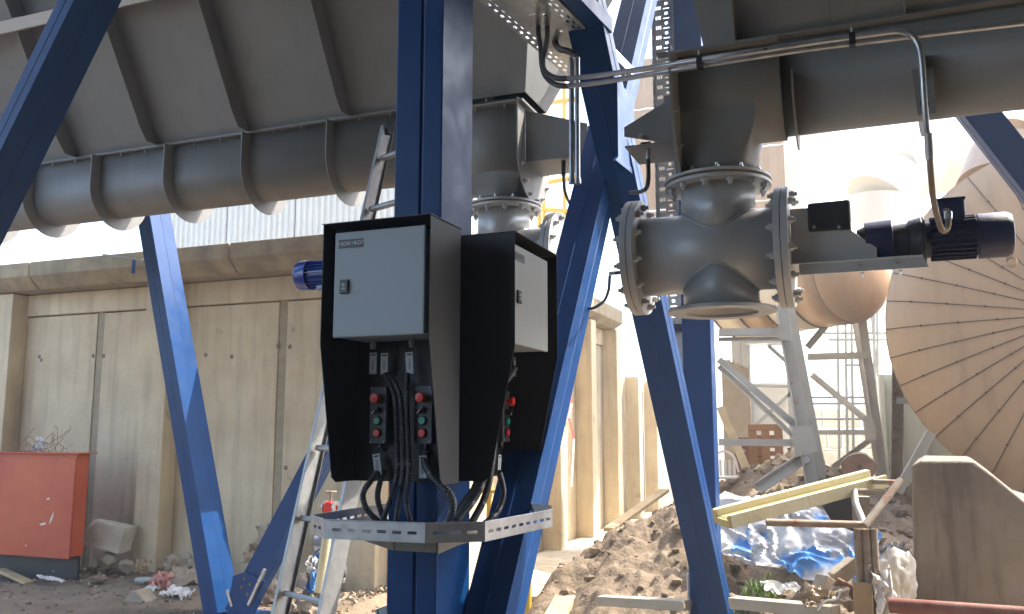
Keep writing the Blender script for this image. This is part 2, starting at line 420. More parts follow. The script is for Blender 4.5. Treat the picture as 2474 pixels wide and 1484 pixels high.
for k in range(1700):
    x, y = rnd.uniform(-2.7, 3.4), rnd.uniform(6.0, 13); z = heap_h(x, y)
    if z < 0.02: continue
    s = rnd.choice([0.012, 0.018, 0.025, 0.035, 0.05])*(0.8+0.5*rnd.random())
    r_ = rock((x, y, z+s*0.2), (s*1.2, s, s*0.8), k, 1, 0.5); mb.add(r_.v, r_.f)
tag(mb.build('clods', 'heap_soil', smooth=False), 'loose clods and pebbles strewn over the soil heap', 'soil clods', kind='stuff')
mb = MB()
for k in range(1100):
    x, y = rnd.uniform(-10.2, -3.6), rnd.gauss(7.3, 0.55)
    if y > 7.95: continue
    s = rnd.choice([0.006, 0.009, 0.013, 0.02])*(0.8+0.6*rnd.random())
    r_ = rock((x, y, ground_h(x, y)+s*0.2), (s*1.3, s, s*0.7), k+5000, 1, 0.5); mb.add(r_.v, r_.f)
tag(mb.build('rubble', 'soil'), 'small rubble and crumbs along the foot of the left wall', 'rubble', kind='stuff')

mb = MB(); rnd = random.Random(21)
for k in range(1400):
    x = rnd.uniform(-8.2, -3.7); y = 7.95-abs(rnd.gauss(0, 0.45)); 
    if noise.noise(V((x*1.7, y*1.7, 3))) < -0.05: continue
    s = rnd.uniform(0.012, 0.04); c_ = V((x, y, ground_h(x, y)+rnd.uniform(0.0, 0.05)))
    a_ = V((rnd.gauss(0, 1), rnd.gauss(0, 1), rnd.gauss(0, 0.6))).normalized()*s; b_ = a_.cross(V((rnd.gauss(0, 1), rnd.gauss(0, 1), 1))).normalized()*s*0.5
    mb.add([c_-a_, c_-b_+V((0, 0, s*0.3)), c_+a_, c_+b_+V((0, 0, s*0.2))], [(0, 1, 3), (1, 2, 3)])
tag(mb.build('leaf_litter', 'plastic_brown'), 'dry brown leaves and scraps drifted along the foot of the left wall', 'dry leaves', kind='stuff')

# ------------------------------------------------------------------ left concrete wall
WY = 8.0; WT = 3.62
wall = thing('concrete_wall', 'long sunless tan concrete wall with pilasters and overhanging cornice, left background', 'wall', (-7.5, WY, 0))
pil = []
PW = 0.34; PD = 0.24
X_p = [px(40, 900, Y=WY-PD).x-0.33, px(372, 900, Y=WY-PD).x, px(880, 900, Y=WY-PD).x]
for x in [X_p[0]-2.9, *X_p]:
    MB().box((x-PW/2, WY-PD, -0.2), (x+PW/2, WY, 3.30)).build('pilaster', 'concrete', wall, 0.012)
XW0, XW1 = -16.0, -4.0
box('backing', 'mortar', wall, (XW0, WY+0.06, -0.2), (XW1, WY+0.35, 3.3))
joints = [px(236, 900, Y=WY).x, px(679, 900, Y=WY).x, px(1000, 900, Y=WY).x]
edges = sorted([XW0] + [X_p[0]-2.9, X_p[0]-1.3] + X_p + joints + [XW1])
for a, b in zip(edges[:-1], edges[1:]):
    ga = 0.055 if a in joints else (PW/2-0.02 if a in X_p else 0.01)
    gb = 0.055 if b in joints else (PW/2-0.02 if b in X_p else 0.01)
    box('panel', 'concrete', wall, (a+ga, WY, -0.2), (b-gb, WY+0.10, 3.02), 0.008)
for x in joints:
    MB().box((x-0.052, WY+0.012, -0.2), (x+0.052, WY+0.09, 3.04)).build('joint_strip', 'mortar', wall, 0.006)
for a, b in zip([XW0]+X_p, X_p+[XW1]):
    box('top_beam', 'concrete', wall, (a+PW/2+0.004, WY-0.035, 3.035), (b-PW/2-0.004, WY+0.10, 3.30), 0.01)
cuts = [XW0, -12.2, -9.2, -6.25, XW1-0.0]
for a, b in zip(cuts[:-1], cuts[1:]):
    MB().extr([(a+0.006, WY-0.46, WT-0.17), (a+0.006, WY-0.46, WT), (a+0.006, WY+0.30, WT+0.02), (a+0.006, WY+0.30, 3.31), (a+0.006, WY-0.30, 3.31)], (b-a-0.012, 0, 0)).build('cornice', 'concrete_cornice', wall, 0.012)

rnd = random.Random(9)
for u, v in ((95, 862), (225, 860), (250, 860), (497, 858), (671, 836), (700, 838), (345, 1130), (470, 1140), (690, 1130), (100, 870), (560, 862), (780, 850)):
    p = px(u, v, Y=WY); MB().lathe((p.x, WY+0.004, p.z), (0, -1, 0), [(0, 0.001), (0.006, 0.001), (0.006, 0.022), (0.0, 0.034)], 12).build('tie_hole', 'concrete_dark', wall, smooth=True)
# side wall, turning away from the corner
sw = thing('concrete_side_wall', 'tan concrete wall running away behind the crossed blue braces', 'wall', (-4.0, 13, 0))
SX = -4.0
ysp = [8.4, 9.9, 11.4, 12.9, 14.4, 15.9, 17.4]
box('backing', 'mortar', sw, (SX-0.35, 8.0, -0.2), (SX-0.06, 15.2, 3.3))
for i, (a, b) in enumerate(zip(ysp[:-1], ysp[1:])):
    if b > 15.5:
        box('panel', 'concrete_pale', sw, (SX-0.10, a+0.15, -0.2), (SX, b-0.15, 2.55), 0.008); continue
    box('panel', 'concrete_pale' if i % 2 else 'concrete', sw, (SX-0.10, a+0.03, -0.2), (SX, b-0.03, 3.02), 0.008)
    box('top_beam', 'concrete', sw, (SX-0.10, a+0.01, 3.03), (SX+0.03, b-0.01, 3.30), 0.008)
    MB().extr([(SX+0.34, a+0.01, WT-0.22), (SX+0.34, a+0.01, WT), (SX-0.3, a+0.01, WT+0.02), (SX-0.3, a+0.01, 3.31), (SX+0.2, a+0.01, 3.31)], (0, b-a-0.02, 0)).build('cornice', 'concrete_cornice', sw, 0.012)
for y in ysp[1:]:
    box('pilaster', 'concrete', sw, (SX, y-0.13, -0.2), (SX+0.26, y+0.13, 3.30 if y < 15 else 2.6), 0.012)

# corrugated building behind the wall
cb = thing('corrugated_building', 'white corrugated steel building standing behind the concrete wall', 'building', (-10, 13, 0))
by = 13.0
x0c, x1c = px(395, 560, Y=by).x, px(1080, 560, Y=by).x
nrib = 46
for k in range(4):
    vs = []; fs = []; a = x0c+(x1c-x0c)*k/4; b = x0c+(x1c-x0c)*(k+1)/4-0.02
    prof = []
    n = 12; p = (b-a)/n
    for i in range(n):
        q = a+i*p; prof += [(q, 0), (q+p*0.55, 0), (q+p*0.65, -0.05), (q+p*0.9, -0.05)]
    prof.append((b, 0))
    for x, y in prof: vs += [V((x, by+y, -0.2)), V((x, by+y, 8.5))]
    fs = [(2*i, 2*i+2, 2*i+3, 2*i+1) for i in range(len(prof)-1)]
    MB().add(vs, fs).build('wall_sheet', 'corrugated_white', cb, solid=0.004)
box('frame_wall', 'corrugated_white', cb, (x0c, by+0.05, -0.2), (x1c, by+6, 8.5))
box('roof', 'grey_steel', cb, (x0c-0.2, by-0.15, 8.5), (x1c+0.2, by+6.2, 8.62))

# ------------------------------------------------------------------ main blue post
PX, PY = -1.598, 3.242
post = thing('steel_post', 'thick upright blue steel post carrying the control cabinets', 'post', (PX-0.1, PY+0.16, 0))
def chan(x0, x1): return MB().box((x0, PY, 0.0), (x1, PY+0.32, 5.2))
chan(PX-0.225, PX-0.103).build('channel', 'blue_paint', post, 0.006)
chan(PX-0.093, PX).build('channel', 'blue_paint', post, 0.006)
MB().box((PX-0.1035, PY+0.010, 0.0), (PX-0.0925, PY+0.31, 5.2)).build('weld_seam', 'blue_paint', post)
box('base_plate', 'blue_paint', post, (PX-0.33, PY-0.1, -0.03), (PX+0.1, PY+0.42, -0.001))

# small grey box on the post's left foot
jb = thing('junction_box', 'small pale grey box fixed low on the left of the main blue post', 'junction box', px(915, 1470, Y=PY+0.1))
c = px(925, 1490, Y=PY+0.08)
box('box_body', 'cabinet_grey', jb, (PX-0.26, PY+0.0, c.z-0.10), (PX-0.195, PY+0.2, c.z+0.045), 0.006)
box('lid', 'cabinet_grey', jb, (PX-0.275, PY+0.0, c.z-0.10), (PX-0.262, PY+0.2, c.z+0.045), 0.005)

# ------------------------------------------------------------------ black hoods
ZT, ZB, ZK = 2.425, 1.40, 1.945
def hood(org, ux, uy, label, wdt):
    """org = outer back corner on the right-hand side seen from the front; ux = along the back towards the other side; uy = outwards"""
    org, ux, uy = V(org), V(ux), V(uy)
    t = thing('cabinet_hood', label, 'hood', (org.x, org.y, ZB), 'black sheet hoods on the main post')
    def P(a, b, z): return V((org.x, org.y, 0)) + ux*a + uy*b + V((0, 0, z))
    D1, D2 = 0.272, 0.135
    side = [(0.0, ZB), (0.0, ZT), (D1, ZT), (D1, ZK), (D2+0.03, ZB+0.02), (D2, ZB)]
    for a in (0.0, wdt-0.003):
        MB().extr([P(a, b, z) for b, z in side], ux*0.003).build('side_panel', 'black_sheet', t)
    bl = 0.055
    MB().extr([P(0.0035, 0.0, ZB), P(wdt-0.0035, 0.0, ZB), P(wdt-0.0035, 0, ZT), P(0.0035, 0, ZT)], uy*0.003).build('back_panel', 'black_sheet', t)
    MB().extr([P(-0.004, -0.004, ZT+0.001), P(wdt+0.004, -0.004, ZT+0.001), P(wdt+0.004, D1+0.004, ZT+0.001), P(-0.004, D1+0.004, ZT+0.001)], V((0, 0, 0.003))).build('top_panel', 'black_sheet', t)
    return t, P
h1, P1 = hood((PX+0.103, PY-0.022, 0), (-1, 0, 0), (0, -1, 0), 'black sheet hood facing left, over the cabinet marked =SOK+RO7', 0.483)
h2, P2 = hood((PX+0.022, PY+0.10, 0), (0, 1, 0), (1, 0, 0), 'black sheet hood on the right face of the main post, seen edge on', 0.55)

def cabinet(P, wdt, label, zt, zb, a0, a1, d1, ux, uy, cat, mark):
    ux, uy = V(ux), V(uy); c = P((a0+a1)/2, 0.1, zb)
    t = thing('control_cabinet', label, cat, c, 'grey control cabinets under the hoods')
    MB().extr([P(a0+0.006, 0.02, zb+0.004), P(a1-0.006, 0.02, zb+0.004), P(a1-0.006, 0.02, zt-0.006), P(a0+0.006, 0.02, zt-0.006)], uy*(d1-0.02-0.022)).build('body', 'cabinet_grey', t, 0.003)
    dr = MB().extr([P(a0, d1-0.020, zb), P(a1, d1-0.020, zb), P(a1, d1-0.020, zt), P(a0, d1-0.020, zt)], uy*0.018).build('door', 'cabinet_grey', t, 0.006, seg=3)
    MB().extr([P(a0+0.010, d1-0.0215, zb+0.008), P(a1-0.010, d1-0.0215, zb+0.008), P(a1-0.010, d1-0.0215, zt-0.010), P(a0+0.010, d1-0.0215, zt-0.010)], uy*0.0014).build('gasket', 'black_plastic', t)
    # lock near the far side of the door
    am = a1-0.052 if mark else a0+0.052
    zl = zb+(zt-zb)*0.475
    lk = MB().extr([P(am-0.020, d1-0.0018, zl-0.028), P(am+0.020, d1-0.0018, zl-0.028), P(am+0.020, d1-0.0018, zl+0.028), P(am-0.020, d1-0.0018, zl+0.028)], uy*0.010).build('lock', 'black_plastic', t, 0.003)
    ce = P(am, d1+0.0085, zl)
    mbk = MB()
    x, y, z = ux, V((0, 0, 1)), uy
    for a in (R(35), R(215)):
        pts = [ce + x*(0.010*math.cos(a+q*R(11))) + y*(0.010*math.sin(a+q*R(11))) for q in range(11)]
        mbk.tube(pts, 0.0022, 6)
    mbk.build('lock_mark', 'white_mark', lk)
    MB().cyl(ce-uy*0.002, ce+uy*0.0015, 0.005, 12).build('keyhole', 'gland_grey', lk)
    # name plate
    ap = a1-0.075 if mark else a0+0.070
    pl = MB().extr([P(ap-0.056, d1-0.0018, zt-0.066), P(ap+0.056, d1-0.0018, zt-0.066), P(ap+0.056, d1-0.0018, zt-0.032), P(ap-0.056, d1-0.0018, zt-0.032)], uy*0.0018).build('name_plate', 'plate_black', t)
    if mark: text('=SOK+RO7', 0.0240, P(ap, d1+0.0004, zt-0.049), 'white_mark', pl, -ux, (0, 0, 1))
    return t
zdt, zdb = px(805, 577, Y=PY-0.272).z, px(805, 815, Y=PY-0.272).z
z1t = px(1035, 545, Y=PY-0.262).z; z1b = px(1035, 808, Y=PY-0.262).z
cab1 = cabinet(P1, 0.483, 'light grey control cabinet marked =SOK+RO7, door facing left', z1t, z1b, 0.030, 0.435, 0.262, (-1, 0, 0), (0, -1, 0), 'control cabinet', True)
z2t = z1t; z2b = z1b
cab2 = cabinet(P2, 0.55, 'light grey control cabinet facing right, half hidden in its hood', z1t-0.005, z1b-0.005, 0.035, 0.47, 0.255, (0, 1, 0), (1, 0, 0), 'control cabinet', False)
text('=SOK+RO8', 0.0205, P2(0.105, 0.2554, z1t-0.053), 'gland_grey', [c for c in cab2.children if c.name.startswith('name_plate')][0], (0, 1, 0), (0, 0, 1))
# glands under cabinet 1
for u, nm in ((901, 'l'), (995, 'r')):
    p = px(u, 822, Y=PY-0.12)
    x = p.x; y = PY-0.12; z = z1b+0.004
    g1 = MB().tube([(x, y, z-0.001), (x, y, z-0.013)], 0.0125, 6).tube([(x, y, z-0.013), (x, y, z-0.022)], 0.014, 16).tube([(x, y, z-0.022), (x, y, z-0.036)], 0.0115, 8).build('cable_gland', 'gland_grey', cab1, 0.001)

# ------------------------------------------------------------------ push button stations
def station(c, ux, uy, label, bright=True):
    """c = centre on the back panel, ux along panel (to the viewer's right), uy outwards"""
    c, ux, uy = V(c), V(ux), V(uy); U = V((0, 0, 1))
    t = thing('push_button_station', label, 'push buttons', c, 'push button stations under the cabinets')
    def Q(a, z, d): return c + ux*(a*1.17) + U*(z*1.17) + uy*(d*1.05)
    w2, h2 = 0.034, 0.100
    K = 1.17
    def slab(a0, z0, a1, z1, d0, d1, nm, m, bev=0.002, par=t):
        return MB().extr([Q(a0, z0, d0), Q(a1, z0, d0), Q(a1, z1, d0), Q(a0, z1, d0)], uy*(d1-d0)).build(nm, m, par, bev)
    slab(-w2, -h2, w2, h2, 0.004, 0.034, 'housing', 'dark_plastic', 0.003)
    lid = slab(-w2, -h2, w2, h2, 0.0345, 0.046, 'lid', 'dark_plastic', 0.003)
    for sa in (-1, 1):
        for sz in (-1, 1):
            shared(SCREW, 'screw', Q(sa*(w2-0.008), sz*(h2-0.008), 0.046), t, uy.to_track_quat('Z', 'X'))
    MB().lathe(Q(0, 0.058, 0.0442), uy, [(0, 0.0001), (0, 0.021), (0.006, 0.019), (0.007, 0.0001)], 28).build('yellow_surround', 'yellow_plastic', t, smooth=True)
    # mushroom head on a stem
    MB().lathe(Q(0, 0.058, 0.046), uy, [(0, 0.0001), (0, 0.013), (0.020, 0.012), (0.022, 0.0195), (0.031, 0.0205), (0.037, 0.018), (0.039, 0.0001)], 28).build('emergency_stop', 'red_plastic', t, smooth=True)
    MB().lathe(Q(0, 0.016, 0.046), uy, [(0, 0.0001), (0, 0.014), (0.012, 0.014), (0.013, 0.0001)], 24).build('selector_switch', 'black_plastic', t, smooth=True)
    m3 = MB().sweep(Q(-0.011, 0.005, 0.065), Q(0.011, 0.027, 0.065), [(-0.005,-0.007),(0.005,-0.007),(0.004,0.007),(-0.004,0.007)], uy.cross(V((ux+U))))
    hd = m3.build('selector_handle', 'black_plastic', t, 0.001)
    MB().sweep(Q(-0.012, 0.004, 0.0728), Q(-0.002, 0.014, 0.0728), [(-0.0012,-0.001),(0.0012,-0.001),(0.0012,0.001),(-0.0012,0.001)], uy.cross(V((ux+U)))).build('pointer_mark', 'white_mark', hd)
    for dz, m, nm in ((-0.020, 'green_plastic', 'green_button'), (-0.062, 'red_plastic', 'red_button')):
        MB().lathe(Q(0.0, dz, 0.046), uy, [(0, 0.0001), (0, 0.0195), (0.005, 0.019), (0.006, 0.016)], 28).build('bezel', 'black_plastic', t, smooth=True)
        MB().lathe(Q(0.0, dz, 0.0465), uy, [(0, 0.0001), (0, 0.0160), (0.011, 0.0156), (0.013, 0.0135), (0.013, 0.0001)], 28).build(nm, m, t, smooth=True)
    MB().tube([Q(0, -h2+0.001, 0.02), Q(0, -h2-0.012, 0.02)], 0.011, 6).tube([Q(0, -h2-0.012, 0.02), Q(0, -h2-0.024, 0.02)], 0.009, 12).build('cable_gland', 'black_plastic', t)
    return t
YB = PY-0.026
for u, v, lab in ((915, 1003, 'black push button station on the left under the =SOK+RO7 cabinet'), (1024, 1002, 'black push button station right of the three bundled cables')):
    p = px(u, v, Y=YB-0.04); station((p.x, YB, p.z), (1, 0, 0), (0, -1, 0), lab)
XB = PX+0.026
for u, v, lab in ((1174, 1003, 'push button station partly hidden behind cables on the right side'), (1219, 1006, 'push button station nearest the edge of the right-hand hood')):
    p = px(u, v, X=XB+0.04); station((XB, p.y, p.z), (0, 1, 0), (1, 0, 0), lab)

# ------------------------------------------------------------------ cable tags
def cable_tag(u, v, label, plane, tx, tilt=0.0, h=0.088, wd=0.033):
    kw = {plane[0]: plane[1]}
    c = px(u, v, **kw)
    ux, uy = ((V((1, 0, 0)), V((0, -1, 0))) if plane[0] == 'Y' else (V((0, 1, 0)), V((1, 0, 0))))
    rot = Matrix.Rotation(tilt, 3, uy); x = rot @ ux; z = rot @ V((0, 0, 1))
    o = MB(); holes = [(wd*0.15, h*0.86, wd*0.85, h*0.93), (wd*0.1, h*0.04, wd*0.17, h*0.10), (wd*0.83, h*0.04, wd*0.90, h*0.10), (wd*0.42, h*0.02, wd*0.6, h*0.045)]
    holed(o, c-x*wd/2-z*h/2, x, z, wd, h, holes)
    t = o.build('cable_tag', 'tag_white', None, solid=0.0022, org=c)
    tag(t, label, 'tag', 'white cable marking tags')
    text(tx, 0.016, c+uy*0.0016-z*0.004, 'ink', t, -z, x, 'handwriting', 0.0003)
    return t
TY = ('Y', PY-0.075)
cable_tag(901, 878, 'white cable tag under the left gland of the marked cabinet', TY, '1WA4')
cable_tag(928, 879, 'white cable tag at the head of the two twisted cables', TY, '1WA4')
cable_tag(989, 877, 'white cable tag on the straight cable below the right gland', TY, '1WA5', 0.06)
cable_tag(911, 1123, 'white tilted cable tag below the left push button station', TY, 'WGA4', 0.16)
cable_tag(1021, 1128, 'white cable tag below the push button station right of the bundle', TY, 'WGA5', 0.02)
TX = ('X', PX+0.085)
cable_tag(1244, 887, 'white cable tag hanging under the right-facing cabinet', TX, '1WA6')
cable_tag(1206, 1123, 'white slanting cable tag near the right hood edge, low', TX, 'WGA6', -0.12)
cable_tag(1154, 1126, 'white cable tag glimpsed between thick cables, low on the right side', ('X', PX+0.06), 'WGA7', 0.12)

# ------------------------------------------------------------------ ribbed cables
def ribbed(path, r, label, kw, pitch=0.0095, dep=0.0022):
    pts = [px(u, v, **({list(kw)[0]: list(kw.values())[0] + (dz if dz else 0)})) for u, v, dz in path]
    sp = spline(pts, pitch/3)
    # resample evenly
    acc = [sp[0]]; 
    for p in sp[1:]:
        if (p-acc[-1]).length >= pitch/3*0.95: acc.append(p)
    r *= 1.22
    rad = [r + (dep if (i % 3) == 0 else (-dep*0.6 if i % 3 == 1 else 0)) for i in range(len(acc))]
    o = MB().tube(acc, r, 10, rad).build('ribbed_cable', 'conduit_black', None, smooth=True, ang=70, org=pts[0])
    tag(o, label, 'cable', 'ribbed black cables running down to the tray')
    return o
KY = {'Y': PY-0.105}
ribbed([(928,903,0),(944,932,0),(954,964,0),(958,1041,0),(960,1127,0),(954,1170,0),(941,1213,0),(922,1262,0.02),(905,1275,0.05)], 0.0082, 'left cable of the three bundled down the middle of the marked hood', KY)
ribbed([(938,903,0.02),(958,934,0.0),(968,966,0.0),(973,1041,0),(974,1127,0),(970,1170,0),(963,1213,0),(955,1268,0.03)], 0.0082, 'middle cable of the three bundled down the marked hood', KY)
ribbed([(984,903,0.02),(983,955,0),(985,1041,0),(988,1127,0),(985,1170,0),(982,1213,0),(992,1258,0.03),(1005,1272,0.06)], 0.0080, 'straight right cable of the three bundled below the tag', KY)
ribbed([(912,1142,0.03),(897,1160,0),(880,1185,-0.01),(877,1205,-0.01),(887,1232,0),(912,1258,0.03),(930,1275,0.06)], 0.0098, 'cable bowing left from the tilted tag into the tray', KY)
ribbed([(927,1135,0.05),(918,1165,0.03),(912,1200,0.03),(920,1235,0.04),(935,1270,0.06)], 0.0098, 'cable hanging just behind the leftmost bowed cable', KY)
ribbed([(1026,1090,0.06),(1028,1120,0.03),(1040,1143,0),(1060,1167,0),(1082,1190,0),(1093,1213,0),(1090,1242,0),(1076,1272,0.03)], 0.0135, 'thick cable bowing right from the tag into the tray', KY)
KX = {'X': PX+0.13}
ribbed([(1243,890,0),(1233,907,0),(1213,932,0),(1202,955,0),(1190,998,0),(1187,1070,0),(1178,1127,0),(1164,1170,0),(1141,1213,0),(1104,1258,0.0)], 0.0105, 'front cable sweeping down left beside the right-hand hood', KX)
ribbed([(1225,890,-0.04),(1206,935,-0.03),(1190,975,-0.02),(1182,1040,-0.02),(1170,1120,-0.02),(1152,1170,-0.02),(1125,1220,-0.02),(1096,1265,-0.02)], 0.0105, 'second cable sweeping down left, behind the front one', KX)
ribbed([(1197,985,0.01),(1194,1060,0.01),(1188,1120,0.01),(1180,1170,0.01),(1165,1215,0.01),(1140,1262,0.01)], 0.0110, 'thin-spaced cable at the right of the swept bundle', KX)
ribbed([(1172,1100,-0.05),(1158,1140,-0.04),(1145,1180,-0.04),(1120,1215,-0.04),(1095,1250,-0.04)], 0.0105, 'short cable leaving low behind the swept bundle', KX)
ribbed([(1205,1140,0),(1212,1165,0),(1216,1195,0),(1208,1225,0),(1195,1245,0),(1170,1266,0)], 0.0100, 'cable bowing right from the slanting tag on the right side', KX)
ct = thing('cable_tie', 'black cable tie around the three cables in the middle', 'cable tie', px(970, 1122, Y=PY-0.105))
a_, b_ = px(951, 1121, Y=PY-0.105), px(1000, 1121, Y=PY-0.105)
MB().extr([a_+V((0, -0.012, -0.003)), b_+V((0, -0.012, -0.003)), b_+V((0, -0.012, 0.003)), a_+V((0, -0.012, 0.003))], (0, -0.0015, 0)).build('strap', 'black_plastic', ct)
MB().obox(b_+V((-0.006, -0.015, 0)), (0.008, 0.006, 0.008)).build('buckle', 'black_plastic', ct, 0.001)

# ------------------------------------------------------------------ perforated tray ring round the post
tr = thing('cable_tray_ring', 'galvanised slotted cable tray ringing the main post below the hoods', 'cable tray', (PX, PY, 1.23))
zt_ = 1.283; zb_ = 1.218
pts = [px(752,1246,Z=zt_), px(784,1256,Z=zt_), px(1027,1265,Z=zt_), px(1171,1262,Z=zt_), px(1334,1232,Z=zt_)]
ring = [V((p.x, p.y, 0)) for p in pts]
lb = px(950, 1214, Z=zt_); ring = [V((lb.x, lb.y, 0))] + ring
names = []
def rail(a, b, nh=6, slot=0.036, gap=0.060, dark=False, z0=zb_, z1=zt_):
    d = (b-a); L_ = d.length; ux = d/L_; hs = []
    n = max(1, int((L_-0.02)/gap)); st = (L_-n*gap)/2+(gap-slot)/2
    for i in range(n): hs.append((st+i*gap, 0.026, st+i*gap+slot, 0.037))
    mbq = MB(); holed(mbq, V((a.x, a.y, z0)), ux, V((0, 0, 1)), L_, z1-z0, hs)
    o = mbq.build('side_rail', 'galvanised', tr, solid=0.0016)
    nrm = V((ux.y, -ux.x, 0))
    MB().tube([V((a.x, a.y, z1+0.001)), V((b.x, b.y, z1+0.001))], 0.0026, 8).build('rolled_lip', 'galvanised', tr, smooth=True)
    return o
for i in range(len(ring)-1): rail(ring[i], ring[i+1])
ri = [V((PX-0.21, PY+0.5, 0)), V((PX-0.21, PY-0.03, 0)), V((PX+0.02, PY-0.03, 0))]
# floor of the tray: outer ring to the post
lp = [ring[0], ring[1], ring[2], ring[3], ring[4], ring[5], V((PX+0.01, ring[5].y, 0)), V((PX+0.01, PY-0.01, 0)), V((PX-0.21, PY-0.01, 0)), V((PX-0.21, ring[0].y, 0))]
MB().extr([V((p.x, p.y, zb_-0.002)) for p in lp], (0, 0, 0.0018)).build('tray_floor', 'galvanised', tr)
a = V((ring[5].x-0.012, ring[5].y+0.0, 0)); rail(V((PX+0.06, PY+0.62, 0)), V((PX+0.34, PY+0.42, 0)))
for yy in (PY-0.16, PY+0.10):
    pass
# brackets below
br = thing('tray_bracket', 'dark steel bracket under the tray ring, clamped to the post', 'bracket', (PX, PY, 1.15))
def brk(x0, x1, y, t0, t1, m='silo_paint'):
    MB().extr([V((x0, y, zb_-0.006)), V((x1, y, zb_-0.006)), V((x1, y, zb_-t1)), V((x0, y, zb_-t0))], (0, 0.005, 0)).build('arm', m, br)
brk(px(820,1300,Y=PY-0.12).x, PX-0.12, PY-0.14, 0.012, 0.075)
brk(PX-0.12, PX+0.06, PY-0.135, 0.075, 0.075)
box('arm_flange', 'silo_paint', br, (ring[3].x-0.25, PY-0.14, zb_-0.010), (PX+0.05, PY-0.02, zb_-0.005))
MB().extr([V((PX+0.065, PY-0.13, zb_-0.006)), V((PX+0.065, PY+0.45, zb_-0.006)), V((PX+0.065, PY+0.45, zb_-0.04)), V((PX+0.065, PY-0.13, zb_-0.08))], (0.005, 0, 0)).build('arm', 'silo_paint', br)
box('clamp_band', 'silo_paint', br, (PX-0.215, PY-0.012, zb_-0.085), (PX+0.012, PY-0.004, zb_-0.012))
box('clamp_band', 'silo_paint', br, (PX+0.004, PY-0.003, zb_-0.085), (PX+0.012, PY+0.34, zb_-0.012))
bolt(br, (PX-0.06, PY-0.014, zb_-0.07), (0, -1, 0)); bolt(br, (PX+0.014, PY+0.12, zb_-0.05), (1, 0, 0))

# ------------------------------------------------------------------ aluminium ladder
lad = thing('ladder', 'aluminium ladder leaning behind the main post', 'ladder', px(760, 1484, Y=4.0))
def lad_line(u, v, ytop, ub, vb, yb):
    pass
lb0 = px(676, 1484, Y=3.62); lt0 = px(936, 312, Y=4.52)
dl = (lt0-lb0)
lb0b = lb0 - dl*(lb0.z/dl.z)            # down to the ground
LW = 0.36
lx = V((math.cos(R(22)), -math.sin(R(22)), 0)); ldn = dl.normalized(); lf = lx.cross(ldn).normalized()     # lf points away
if lf.y < 0: lf = -lf
for k, off in enumerate((0, LW)):
    p0, p1 = lb0b+lx*off, lt0+lx*off
    MB().sweep(p0, p1, [(-0.011,-0.045),(0.011,-0.045),(0.011,-0.041),(-0.006,-0.041),(-0.006,0.041),(0.011,0.041),(0.011,0.045),(-0.011,0.045)] if k == 0 else
               [(0.011,-0.045),(-0.011,-0.045),(-0.011,-0.041),(0.006,-0.041),(0.006,0.041),(-0.011,0.041),(-0.011,0.045),(0.011,0.045)], lx).build('rail', 'ladder_alu', lad, 0.0015)
    MB().obox(p1, (0.026, 0.03, 0.075)).build('end_cap', 'dark_plastic', lad, 0.005)
vr = [1433, 1250, 1090, 940, 800, 670, 510, 384]
L_ = (lt0-lb0b).length
t0 = None
ks = []
for v in vr:
    # find parameter along the rail that projects on this row
    lo, hi = 0.0, 1.0
    for _ in range(40):
        m_ = (lo+hi)/2; p = lb0b+(lt0-lb0b)*m_ - CAMLOC
        vv = CYP-FP*(p.dot(_up))/p.dot(_fw)
        if vv > v: lo = m_
        else: hi = m_
    ks.append(lo)
sp_ = (ks[-1]-ks[0])/(len(vr)-1)
for i in range(-2, len(vr)):
    p = lb0b+(lt0-lb0b)*(ks[0]+sp_*i)
    if p.z < 0.1: continue
    a, b = p+lx*0.008, p+lx*(LW-0.008)
    MB().sweep(a, b, [(-0.014,-0.013),(0.014,-0.013),(0.017,0),(0.014,0.013),(-0.014,0.013),(-0.017,0)], lf).build('rung', 'ladder_alu', lad, 0.002)

# ------------------------------------------------------------------ blue beams
def beam(name, p0, p1, w, h, parent, up=(0, -1, 0), bead=True, m='blue_paint'):
    """xdir is the horizontal side; local -y side faces the viewer when possible"""
    return MB().sweep(p0, p1, boxsec(w, h, 1 if bead else 0), up).build(name, m, parent, 0.003)
# big diagonal at the top left (nearest)
dg = thing('diagonal_brace', 'broad blue diagonal brace crossing the top left corner in front of the silo', 'brace', px(0, 400, Y=3.34))
p0, p1 = px(0, 367, Y=3.30), px(179, 0, Y=3.30)
dd = (p1-p0).normalized(); sd_ = V((0, 1, 0)).cross(dd); sd_ = -sd_ if sd_.x > 0 else sd_
p0 = p0-dd*2.6+V((0, 0.13, 0))+sd_*0.058; p1 = p1+dd*1.6+V((0, 0.13, 0))+sd_*0.058
MB().sweep(p0, p1, boxsec(0.116, 0.26, 1), (1, 0, 0)).build('beam', 'blue_paint', dg, 0.004)

# V brace
VY = 6.62
vb = thing('v_brace', 'blue V-shaped brace standing on the ground in front of the wall', 'brace', px(548, 1482, Y=VY))
a0, a1 = px(540, 1500, Y=VY), px(365, 480, Y=VY)
MB().sweep(a0, a1+(a1-a0)*0.25, boxsec(0.155, 0.30, 1), (1, 0, 0)).build('leg', 'blue_paint', vb, 0.004)
b0, b1 = px(578, 1480, Y=VY+0.0), px(1290, 125, Y=VY)
MB().sweep(b0, b1, boxsec(0.18, 0.20, 1), (1, 0, 0)).build('leg', 'blue_paint', vb, 0.004)
